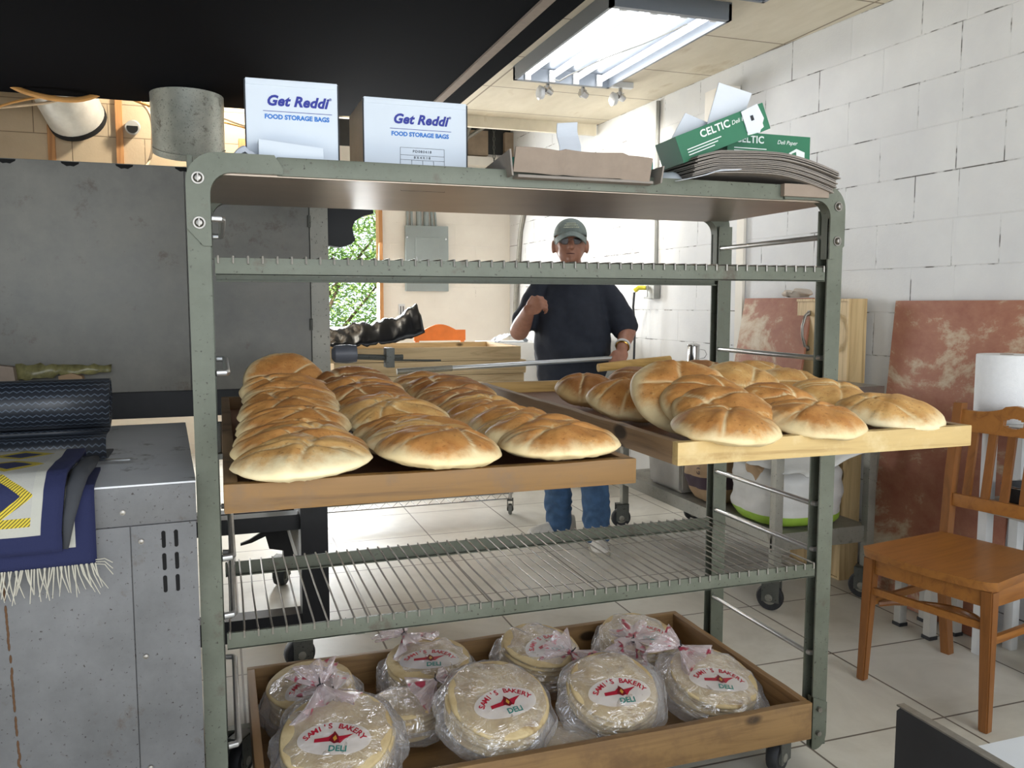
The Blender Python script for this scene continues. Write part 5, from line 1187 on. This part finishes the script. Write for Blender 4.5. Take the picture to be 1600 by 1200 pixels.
pts = [(-.296, cy - .028, .852), (-.288, cy - .028, .91), (-.276, cy - .016, .965), (-.270, cy + .03, .986), (-.262, cy + .12, .990), (-.255, cy + .22, .984)]
tube(b, pts, [.004, .008, .011, .012, .012, .006], 10, flat=1.4); obj('rug_edge', b, 'rug_back', o, smooth=True)
b = B(); rr = random.Random(4)
for i in range(150):
    x = -.246 - i * .0048 + rr.uniform(-.002, .002); l_ = rr.uniform(.045, .066); dx = rr.uniform(-.014, .014) + (.015 if i < 8 else 0)
    tube(b, [(x, cy - .014, .814), (x + dx * .3, cy - .020, .814 - l_ * .4), (x + dx, cy - .018 + rr.uniform(-.004, .003), .814 - l_)], [.0016, .0014, .0007], 5)
for k in range(3): tube(b, [(-.246, cy - .014, .82 - k * .004), (-.230, cy - .018, .822 - k * .006), (-.216, cy - .017, .812 - k * .012)], .0010, 5)
obj('fringe', b, 'fringe', o, kind='stuff')
rug.rotation_euler = (0, 0, R(3.2))
# ---------------------------------------------------------------- wire cart with pine trays at the back
o = thing('wire_cart', 'low chrome wire cart on small casters under the stack of pine trays', 'cart', (1.1, 5.4, 0))
b = B()
for z in (.135, .62):
    for y in (4.98, 5.75):
        tube(b, [(.4, y, z), (1.72, y, z)], .005, 6); tube(b, [(.4, y, z - .035), (1.72, y, z - .035)], .004, 6)
        n = 36; tube(b, [(.4 + 1.32 * i / n, y, z - (.035 if i % 2 else 0)) for i in range(n + 1)], .0028, 5)
    for i in range(46): x = .4 + 1.32 * i / 45; tube(b, [(x, 4.98, z + .004), (x, 5.75, z + .004)], .0026, 5)
wg = obj('wire_shelves', b, 'chrome', o)
for x, y in ((.42, 4.98), (1.70, 4.98), (.42, 5.75), (1.70, 5.75)):
    b = B(); cyl(b, (x, y, .095), (x, y, .625), .0125, 12); lg = obj('pole', b, 'chrome', o); make_caster('caster', lg, (x, y, 0), .034, .022, 'outlet', 1.2)
PZ = .628; NP = 5; plab = ['bottom', 'second from the bottom', 'middle', 'second from the top', 'top']
for i in range(NP):
    h = .083; z = PZ + i * (h + .003)
    t_ = thing('pine_tray', '%s pine tray in the stack on the wire cart by the window' % plab[i], 'tray', (1.225 + rnd.uniform(-.012, .012) if i < 4 else 1.20, 5.42, z), R(rnd.uniform(-1, 1)), 'pine trays stacked on the wire cart')
    Wx, Dy = .60, .36
    for a_ in ((-Wx, Wx, -Dy, -Dy + .02), (-Wx, Wx, Dy - .02, Dy)):
        b = B(); box(b, a_[0], a_[1], a_[2], a_[3], .009, h, bev=.002); obj('side_board', b, 'pine', t_, False)
    for a_ in ((-Wx, -Wx + .02, -Dy + .0205, Dy - .0205), (Wx - .02, Wx, -Dy + .0205, Dy - .0205)):
        b = B(); box(b, a_[0], a_[1], a_[2], a_[3], .009, h, bev=.002); obj('side_board', b, 'pine_y', t_, False)
    b = B(); box(b, -Wx + .002, Wx - .002, -Dy + .002, Dy - .002, 0, .0085); obj('base_board', b, 'pine', t_, False)
ZT5 = PZ + NP * .086
b = B(); nx, ny = 40, 16; g = []
for i in range(nx + 1):
    row = []
    for j in range(ny + 1):
        u_, v_ = i / nx, j / ny; x = .46 + .70 * u_ ** .9 - .04 * v_; y = 5.02 + .40 * v_ - .04 * u_
        z = .018 + .055 * sin(pi * v_) * min(1, u_ * 2.5) + .02 * sin(pi * v_) + .10 * u_ ** 2 * sin(pi * min(1, v_ * 1.1 + .1)) + .05 * u_ ** 5 + .035 * (mn.noise(Vector((u_ * 7, v_ * 3, 1))) + .5) * sin(pi * v_) + .02 * mn.noise(Vector((u_ * 20, v_ * 9, 2)))
        row.append(b.verts.new((x, y, ZT5 + z)))
    g.append(row)
for i in range(nx):
    for j in range(ny): b.faces.new((g[i][j], g[i + 1][j], g[i + 1][j + 1], g[i][j + 1]))
o = obj('bin_bag', b, 'bag_black', smooth=True); rebase(o, (.85, 5.2, ZT5)); m_ = o.modifiers.new('s', 'SOLIDIFY'); m_.thickness = .012; tag(o, 'crumpled black plastic bag lying on top of the pine trays', 'bag')
# dough on a board in front of the stack
b = B(); lathe(b, [(.001, 0), (.15, .0), (.165, .006), (.15, .014), (.001, .018)], (0, 0, 0), 36); o = obj('dough_sheet', b, 'dough'); o.location = (1.02, 3.76, .941); tag(o, 'pale raw dough slab just behind the left corner of the right tray', 'dough')
o = thing('pine_tray', 'pine tray holding the pale dough slab, behind the two bread trays', 'tray', (.95, 3.75, .88))
b = B(); box(b, .70, 1.20, 3.50, 4.0, .925, .940); obj('base_board', b, 'pine', o)
for y in (3.50, 3.98): b = B(); box(b, .70, 1.20, y, y + .02, .88, .9245); obj('side_board', b, 'pine', o)
o = thing('pine_table', 'pine stand under the dough tray', 'table', (.95, 3.75, 0))
b = B(); box(b, .68, 1.22, 3.49, 4.01, .84, .879); obj('table_top', b, 'pine_y', o)
# orange chair back and papers beyond
o = thing('orange_chair', 'bright orange chair whose curved top rail shows above the pine trays', 'chair', (1.66, 6.6, 0))
b = B(); up = [(1.45 + .42 * i / 16, 1.115 + .045 * max(0, sin(pi * (i - 3) / 10)) if 3 <= i <= 13 else 1.115) for i in range(17)]
prism(b, [(1.45, 1.03)] + [(1.87, 1.03)] + list(reversed(up)), 'y', 6.59, 6.615); obj('top_rail', b, 'orange_wood', o, smooth=False)
b = B(); box(b, 1.45, 1.87, 6.2, 6.62, .45, .48, bev=.005); obj('seat', b, 'orange_wood', o)
for x, y, h in ((1.46, 6.59, 1.03), (1.83, 6.59, 1.03), (1.46, 6.22, .45), (1.83, 6.22, .45)):
    b = B(); box(b, x, x + .03, y, y + .025, 0, h); obj('leg', b, 'orange_wood', o)
b = B(); nx, ny = 12, 8; g = [[b.verts.new((2.05 + .28 * i / nx, 6.3 + .2 * j / ny, 1.03 + .05 * max(0, sin(pi * i / nx)) + .03 * mn.noise(Vector((i * .6, j * .6, 8))))) for j in range(ny + 1)] for i in range(nx + 1)]
for i in range(nx):
    for j in range(ny): b.faces.new((g[i][j], g[i + 1][j], g[i + 1][j + 1], g[i][j + 1]))
o = obj('white_bag', b, 'paper', smooth=False); rebase(o, (2.2, 6.4, 1.03)); m_ = o.modifiers.new('s', 'SOLIDIFY'); m_.thickness = .003; tag(o, 'crumpled white bag on the far counter left of the man', 'bag')
b = B(); box(b, 1.98, 2.45, 6.2, 6.7, 0, 1.02, bev=.004); o = obj('white_counter', b, 'white_plastic'); rebase(o, (2.2, 6.45, 0)); tag(o, 'white counter unit between the pine trays and the man', 'counter')
# baker's peel
o = thing('bread_peel', 'long aluminium peel pole with a wooden end held by the man', 'peel', (1.4, 3.97, 1.03))
b = B(); tube(b, [(.80, 3.93, 1.005), (1.98, 3.985, 1.043)], .0125, 14); obj('pole', b, plain('brushed_aluminium', '#b9bcc0', .3, .9, .05), o)
b = B(); tube(b, [(.78, 3.93, 1.004), (.80, 3.93, 1.005), (1.05, 3.942, 1.013)], .0145, 14); obj('grip_tape', b, 'pale_steel', o)
b = B(); tube(b, [(1.80, 3.90, 1.0), (2.0, 3.93, 1.012), (2.24, 3.955, 1.026)], [.016, .018, .018], 12, flat=1.3); obj('wooden_handle', b, 'wood_t2b', o)
# ---------------------------------------------------------------- trees outside the window
def tree(loc, rad, hgt, n, label, seed):
    rr = random.Random(seed); o = thing('tree', label, 'tree', loc, 0, 'trees outside the window'); b = B()
    for i in range(n):
        a = rr.uniform(0, 2 * pi); ph = math.acos(rr.uniform(-1, 1)); q = rr.uniform(.45, 1) ** .5
        p = Vector((cos(a) * sin(ph) * rad * q, sin(a) * sin(ph) * rad * q * .8, hgt + cos(ph) * rad * 1.25 * q)); p *= 1 + .12 * mn.noise(p * 2)
        if p.z < -.5: continue
        s = rr.uniform(.016, .040); m = Matrix.Translation(p) @ Matrix.Rotation(rr.uniform(0, 6), 4, 'Z') @ Matrix.Rotation(rr.uniform(-1.2, 1.2), 4, 'X') @ Matrix.Rotation(rr.uniform(-1, 1), 4, 'Y')
        vs = [b.verts.new(m @ Vector(c)) for c in ((-s, 0, 0), (0, -s * .45, .01), (s, 0, 0), (0, s * .45, .01))]; b.faces.new(vs)
    obj('foliage', b, 'leaf', o, False, smooth=False, kind='stuff'); b = B(); tube(b, [(0, 0, 0), (.05, 0, hgt * .6), (0, 0, hgt + rad * .4)], [.09, .07, .02], 10)
    for k in range(7): a = k * 2.4; tube(b, [(.03, 0, hgt * .5 + k * .12), (cos(a) * rad * .6, sin(a) * rad * .5, hgt + .2 + k * .1)], [.03, .008], 6)
    obj('trunk', b, 'bark', o, False)
tree((1.15, 10.4, 0), 1.35, 1.5, 24000, 'bright green bushy tree right outside the window', 3)
tree((2.6, 13.2, 0), 1.5, 2.0, 8000, 'taller tree behind the bushy one, at the right side of the window', 4)
tree((-.9, 12.9, 0), 1.5, 2.0, 8000, 'taller tree behind the bushy one, at the left side of the window', 5)
# ---------------------------------------------------------------- the man
A = Vector((cos(R(-20)), sin(R(-20)), 0)); Fv = Vector((sin(R(-20)), -cos(R(-20)), 0)); O = Vector((1.815, 4.28, 0))
def W(a, f, z): return O + A * a + Fv * f + Vector((0, 0, z))
man = thing('person', 'man in cap, navy T-shirt and jeans with raised fist, standing behind the rack', 'person', tuple(O))
def caps(b, pts, rs, flat=1.0, seg=16):
    pts = [Vector(p) for p in pts]; P = []; RR = []
    d0 = (pts[0] - pts[1]).normalized(); d1 = (pts[-1] - pts[-2]).normalized()
    for k in (3, 2, 1):
        a = k * pi / 7; P.append(pts[0] + d0 * rs[0] * sin(a)); RR.append(rs[0] * cos(a))
    for p, r in zip(pts, rs): P.append(p); RR.append(r)
    for k in (1, 2, 3):
        a = k * pi / 7; P.append(pts[-1] + d1 * rs[-1] * sin(a)); RR.append(rs[-1] * cos(a))
    tube(b, P, RR, seg, flat=flat); return b
Q = Matrix((A, -Fv, Vector((0, 0, 1)))).transposed()      # local a, back, up
b = B()
HC = W(-.012, .03, 1.645)
ball(b, HC, (.082, .098, .114), 28, 20, Q)                                  # skull
ball(b, W(-.014, .075, 1.590), (.064, .055, .066), 24, 16, Q)               # jaw
caps(b, [W(-.014, .112, 1.562), W(-.014, .118, 1.558)], [.022, .020])       # chin
caps(b, [W(-.014, .126, 1.648), W(-.014, .146, 1.620)], [.011, .018])      # nose
for s in (-1, 1):
    ball(b, W(-.014 + s * .012, .132, 1.618), (.009, .010, .008), 10, 8, Q)
    ball(b, W(-.012 + s * .090, .02, 1.626), (.013, .022, .037), 14, 10, Q)  # ears
    caps(b, [W(-.014 + s * .02, .115, 1.675), W(-.014 + s * .05, .10, 1.672)], [.011, .010])   # brow
    ball(b, W(-.014 + s * .042, .092, 1.622), (.020, .022, .018), 12, 8, Q)  # cheek
    ball(b, W(-.014 + s * .030, .108, 1.652), (.012, .010, .009), 12, 8, Q)  # eye
caps(b, [W(-.030, .122, 1.590), W(-.014, .127, 1.592), W(.002, .122, 1.590)], [.007, .008, .007]); caps(b, [W(-.028, .120, 1.577), W(-.014, .124, 1.576), W(0, .120, 1.577)], [.006, .008, .006])
caps(b, [W(-.01, .0, 1.56), W(-.005, -.01, 1.42)], [.058, .064])             # neck
caps(b, [W(0, -.005, 1.36), W(0, 0, 1.27), W(0, .01, 1.1), W(0, 0, .95)], [.085, .12, .13, .12], .8)     # trunk under the shirt
SHL, SHR = W(-.165, 0, 1.40), W(.165, 0, 1.40)
EL, WL = W(-.285, .06, 1.175), W(-.235, .235, 1.285)                          # raised arm (picture left)
ER, WR = W(.295, .08, 1.175), W(.250, .215, 1.088)                            # arm down to the peel
caps(b, [SHL, SHL.lerp(EL, .5), EL], [.054, .052, .050]); caps(b, [EL, EL.lerp(WL, .35), WL], [.052, .050, .033])
caps(b, [SHR, SHR.lerp(ER, .5), ER], [.056, .050, .043]); caps(b, [ER, ER.lerp(WR, .35), WR], [.046, .043, .029])
# raised loose fist, seen from its back
def hand(wr, fwd, up_, side, curl, spread=.0, grip=False):
    """fwd = wrist to knuckles, up_ = back of the hand, side = towards the thumb"""
    fwd, up_, side = fwd.normalized(), up_.normalized(), side.normalized()
    pc = wr + fwd * .048
    caps(b, [wr + fwd * .008, wr + fwd * .02], [.027, .028], .75)
    rotm = Matrix((side, fwd, up_)).transposed(); ball(b, pc, (.043, .050, .020), 20, 14, rotm)
    for k, (l1, r) in enumerate(((.036, .0092), (.040, .0095), (.037, .0090), (.030, .0080))):
        base = wr + fwd * (.088 - .004 * abs(k - 1)) + side * (.031 - .0205 * k) + up_ * .004
        d = fwd; p = [base - fwd * .02, base]; ang = 0
        for j, L in enumerate((l1, l1 * .68, l1 * .52)):
            ang += curl[j]; d = fwd * cos(ang) - up_ * sin(ang) + side * spread * (1.5 - k); p.append(p[-1] + d.normalized() * L)
        caps(b, p, [r * 1.15, r * 1.12, r * 1.02, r * .92, r * .8], 1, 10)
    t0 = wr + fwd * .025 + side * .030; t1 = t0 + (fwd * .55 + side * .5 - up_ * .35).normalized() * .036
    t2 = t1 + (fwd * .6 - side * .25 - up_ * .6).normalized() * .030; t3 = t2 + (fwd * .3 - side * .75 - up_ * .5).normalized() * .022
    caps(b, [t0, t1, t2, t3], [.0150, .0118, .0105, .0088], 1, 10)
    return pc
up3 = Vector((0, 0, 1))
hand(WL, (up3 * .45 + A * .62 + Fv * .45), (Fv * .75 + up3 * .5 - A * .35), (up3 * .8 - A * .45 - Fv * .2), (1.0, 1.25, .7), .03)
hand(WR, (A * -.25 + Fv * .55 - up3 * .75), (Fv * .62 + up3 * .72), (-A), (1.15, 1.3, .8), 0)
body = obj('body', remeshed(b, .0055, 3), 'skin', man, smooth=True)
# face details
b = B(); caps(b, [W(-.034, .1275, 1.584), W(-.014, .1335, 1.585), W(.004, .1275, 1.584)], [.0035, .0060, .0035], .6, 8); obj('mouth', b, 'lips', body, smooth=True)
b = B()
for s in (-1, 1):
    c = W(-.014 + s * .031, .128, 1.650); pts = [c + A * .024 * cos(k * pi / 10) + up3 * (.0175 * sin(k * pi / 10)) - Fv * .006 * abs(cos(k * pi / 10)) for k in range(21)]
    tube(b, pts, .0018, 6); tube(b, [c + A * s * .024 - Fv * .005, W(-.012 + s * .080, .03, 1.652)], .0016, 6)
tube(b, [W(-.021, .132, 1.654), W(-.014, .136, 1.657), W(-.007, .132, 1.654)], .0016, 6); gl_ = obj('glasses', b, 'rack_dark', man)
for s in (-1, 1):
    b = B(); c = W(-.014 + s * .031, .1265, 1.650); tube(b, [c - Fv * .001, c + Fv * .001], .0205, 24); 
    for v in b.verts: v.co.z = 1.650 + (v.co.z - 1.650) * .8
    t_ = M.get('lensglass')
    if t_ is None:
        tt = NT('tinted_glass'); tr = tt.n('ShaderNodeBsdfTransparent'); tr.inputs[0].default_value = (.55, .5, .48, 1); ms = tt.n('ShaderNodeMixShader'); ms.inputs[0].default_value = .2; tt.l(tr.outputs[0], ms.inputs[1]); tt.base((.2, .2, .2), .1); tt.l(tt.b.outputs[0], ms.inputs[2]); tt.l(ms.outputs[0], tt.t.nodes['Material Output'].inputs[0]); M['lensglass'] = tt.m
    obj('lens', b, 'lensglass', gl_)
b = B()
for s in (-1, 1):
    ball(b, W(-.014 + s * .029, .1135, 1.652), (.0085, .006, .0035), 10, 8, Q)
obj('eyes', b, 'black_ink', body, smooth=True)
b = B()
for s in (-1, 1): ball(b, W(-.012 + s * .080, .012, 1.655), (.010, .045, .038), 14, 10, Q)
ball(b, W(-.012, -.05, 1.64), (.070, .045, .06), 18, 12, Q); obj('hair', remeshed(b, .006, 2), 'hair', man, smooth=True)
# cap: dome, brim, embroidered front
b = B(); seg, m_ = 32, 12; CC = W(-.012, .028, 1.678); rings = []
for j in range(m_ + 1):
    ph = j / m_ * pi / 2; ring = []
    for k in range(seg):
        a = 2 * pi * k / seg; fr = 1 + .04 * max(0, -sin(a)); ring.append(b.verts.new(CC + A * (.090 * cos(a) * cos(ph)) - Fv * (.108 * sin(a) * cos(ph) * fr) + up3 * (.098 * sin(ph) ** .9 + .010 * max(0, -sin(a)) * (1 - j / m_))))
    rings.append(ring)
for a_, b_ in zip(rings, rings[1:]):
    for k in range(seg): b.faces.new((a_[k], a_[(k + 1) % seg], b_[(k + 1) % seg], b_[k]))
bmesh.ops.remove_doubles(b, verts=b.verts[:], dist=.0005); cp = obj('cap', b, 'cap', man, smooth=True); md = cp.modifiers.new('s', 'SOLIDIFY'); md.thickness = .003
b = B(); n = 24; rows = []
for j in range(7):
    g_ = j / 6; row = []
    for k in range(n + 1):
        a = pi * .12 + (pi * .76) * k / n; x = cos(a); y = sin(a); row.append(b.verts.new(CC + A * (.090 * x * (1 - .04 * g_)) + Fv * (.106 * y + .062 * g_ * y ** .6) + up3 * (.012 + .012 * y - .030 * g_ - .030 * x * x * (1 + .3 * g_))))
    rows.append(row)
for a_, b_ in zip(rows, rows[1:]):
    for k in range(n): b.faces.new((a_[k], a_[k + 1], b_[k + 1], b_[k]))
br_ = obj('cap_brim', b, 'cap', cp, smooth=True); md = br_.modifiers.new('s', 'SOLIDIFY'); md.thickness = .003
b = B()
for j, (z, hw) in enumerate(((.040, .040), (.052, .034), (.062, .024))):
    pts = []
    for k in range(19):
        x = -hw + 2 * hw * k / 18; dz = .004 * (k % 2); ph = math.asin(min(1, (z + dz) / .098)); pts.append(CC + A * x + Fv * (sqrt(max(0, 1 - (x / (.090 * cos(ph))) ** 2)) * .113 * cos(ph) + .010) + up3 * (z + dz))
    tube(b, pts, .0032, 5)
obj('embroidery', b, 'embroidery', cp)
# T-shirt
b = B()
def torso(b, rows, seg=40):
    rings = []
    for (z, a0, f0, hw, hd, e) in rows:
        ring = []
        for k in range(seg):
            t_ = 2 * pi * k / seg; c_, s_ = cos(t_), sin(t_); r_ = (abs(c_) ** e + abs(s_) ** e) ** (-1 / e); ring.append(b.verts.new(W(a0 + hw * c_ * r_, f0 + hd * s_ * r_, z)))
        rings.append(ring)
    for a_, b_ in zip(rings, rings[1:]):
        for k in range(seg): b.faces.new((a_[k], a_[(k + 1) % seg], b_[(k + 1) % seg], b_[k]))
    b.faces.new(list(reversed(rings[0]))); b.faces.new(rings[-1])
torso(b, [(.885, .0, .0, .178, .135, 2.5), (.95, .0, .01, .190, .150, 2.5), (1.05, 0, .022, .200, .165, 2.4), (1.15, 0, .025, .203, .160, 2.3), (1.25, 0, .018, .200, .145, 2.3), (1.34, 0, .008, .192, .125, 2.4), (1.40, 0, 0, .170, .105, 2.4), (1.440, 0, -.005, .135, .085, 2.2), (1.474, -.003, -.006, .092, .072, 2)])
caps(b, [SHL + up3 * .005, SHL.lerp(EL, .5), SHL.lerp(EL, .74)], [.068, .068, .070]); caps(b, [SHR + up3 * .005, SHR.lerp(ER, .5), SHR.lerp(ER, .88)], [.068, .070, .072])
bm2 = remeshed(b, .009, 5); ce = W(-.008, .03, 1.47)
for v in bm2.verts:
    p = v.co; l = p - O; a_ = l.dot(A); f_ = l.dot(Fv); z = p.z
    fold = .010 * sin((a_ * 26) + z * 14 + 4 * mn.noise(p * 5)) * max(0, 1 - abs(z - 1.12) / .3) * (1 if f_ > 0 else .4) + .014 * mn.noise(Vector((a_ * 9, z * 5, 2))) + .006 * mn.noise(p * 22)
    v.co += v.normal * fold * .8
kill = [f for f in bm2.faces if f.calc_center_median().z < .893]
bmesh.ops.delete(bm2, geom=kill, context='FACES'); obj('t_shirt', bm2, 'tshirt', man, smooth=True)
b = B(); pts = [W(-.005 + .072 * cos(k * pi / 12), .006 + .062 * sin(k * pi / 12), 1.468 - .012 * max(0, sin(k * pi / 12))) for k in range(25)]; tube(b, pts, .006, 8); obj('collar', b, 'tshirt', man, smooth=True)
# jeans: two legs and hips in one
b = B()
FL, FR = W(-.060, -.13, .07), W(.140, .10, .07)
torso(b, [(.80, 0, 0, .165, .125, 2.4), (.90, 0, 0, .172, .130, 2.4), (.96, 0, 0, .165, .125, 2.4)])
for s, ft in ((-1, FL), (1, FR)):
    hip = W(s * .088, 0, .86); kn = hip.lerp(ft, .52) + Fv * .015; caps(b, [hip, kn, ft + up3 * .03, ft], [.098, .080, .073, .076])
bm2 = remeshed(b, .009, 3)
for v in bm2.verts:
    p = v.co; z = p.z; v.co += v.normal * (.005 * sin(z * 70 + 12 * mn.noise(p * 7)) * max(0, 1 - abs(z - .16) / .18) + .008 * mn.noise(p * 12)); v.co.z = max(v.co.z, .035)
obj('jeans', bm2, 'jeans', man, smooth=True)
# shoes
def shoe(ft, dirv):
    d = dirv.normalized(); s = Vector((-d.y, d.x, 0)); b = B(); rings = []; g = Vector((ft.x, ft.y, 0)); seg = 20
    for (x, hw, h) in ((-.095, .018, .055), (-.088, .034, .085), (-.05, .040, .098), (.0, .041, .092), (.05, .044, .070), (.11, .050, .056), (.16, .048, .048), (.19, .036, .040), (.205, .016, .028)):
        rings.append([b.verts.new(g + d * x + s * hw * cos(2 * pi * k / seg) * (1 if sin(2 * pi * k / seg) < .2 else .82) + up3 * (.024 + (h if sin(2 * pi * k / seg) > 0 else .02) * sin(2 * pi * k / seg))) for k in range(seg)])
    for a_, b_ in zip(rings, rings[1:]):
        for k in range(seg): b.faces.new((a_[k], a_[(k + 1) % seg], b_[(k + 1) % seg], b_[k]))
    b.faces.new(rings[0]); b.faces.new(rings[-1])
    for v in b.verts: v.co.z = max(v.co.z, .018)
    sh = obj('shoe', b, 'shoe', man, smooth=True); b = B(); P = [(x, hw) for x, hw in ((-.10, .02), (-.09, .038), (-.05, .044), (.0, .044), (.05, .048), (.11, .054), (.16, .052), (.195, .038), (.21, .016))]
    poly = [g + d * x + s * h for x, h in P] + [g + d * x - s * h for x, h in reversed(P)]; prism(b, [(p.x, p.y) for p in poly], 'z', 0, .026); obj('sole', b, 'sole', sh)
    b = B()
    for i in range(5): x = .03 + i * .018; z = .112 - i * .010; tube(b, [g + d * x - s * .018 + up3 * z * .95, g + d * (x + .004) + up3 * (z + .004), g + d * x + s * .018 + up3 * z * .95], .003, 5)
    obj('laces', b, 'white_plastic', sh)
shoe(FL + A * .01, -A * .9 + Fv * .45); shoe(FR, Fv + A * .05)
# bracelet and watch
b = B(); d = (WR - ER).normalized(); x_, y_ = frame_of(d); c = WR - d * .018; pts = [c + (x_ * cos(k * pi / 12) + y_ * sin(k * pi / 12)) * .034 for k in range(25)]; tube(b, pts, .004, 6); obj('bracelet', b, 'gold', man)
b = B(); c = WR - d * .032; pts = [c + (x_ * cos(k * pi / 12) + y_ * sin(k * pi / 12)) * .036 for k in range(25)]; tube(b, pts, .007, 6); obj('watch', b, 'white_plastic', man)
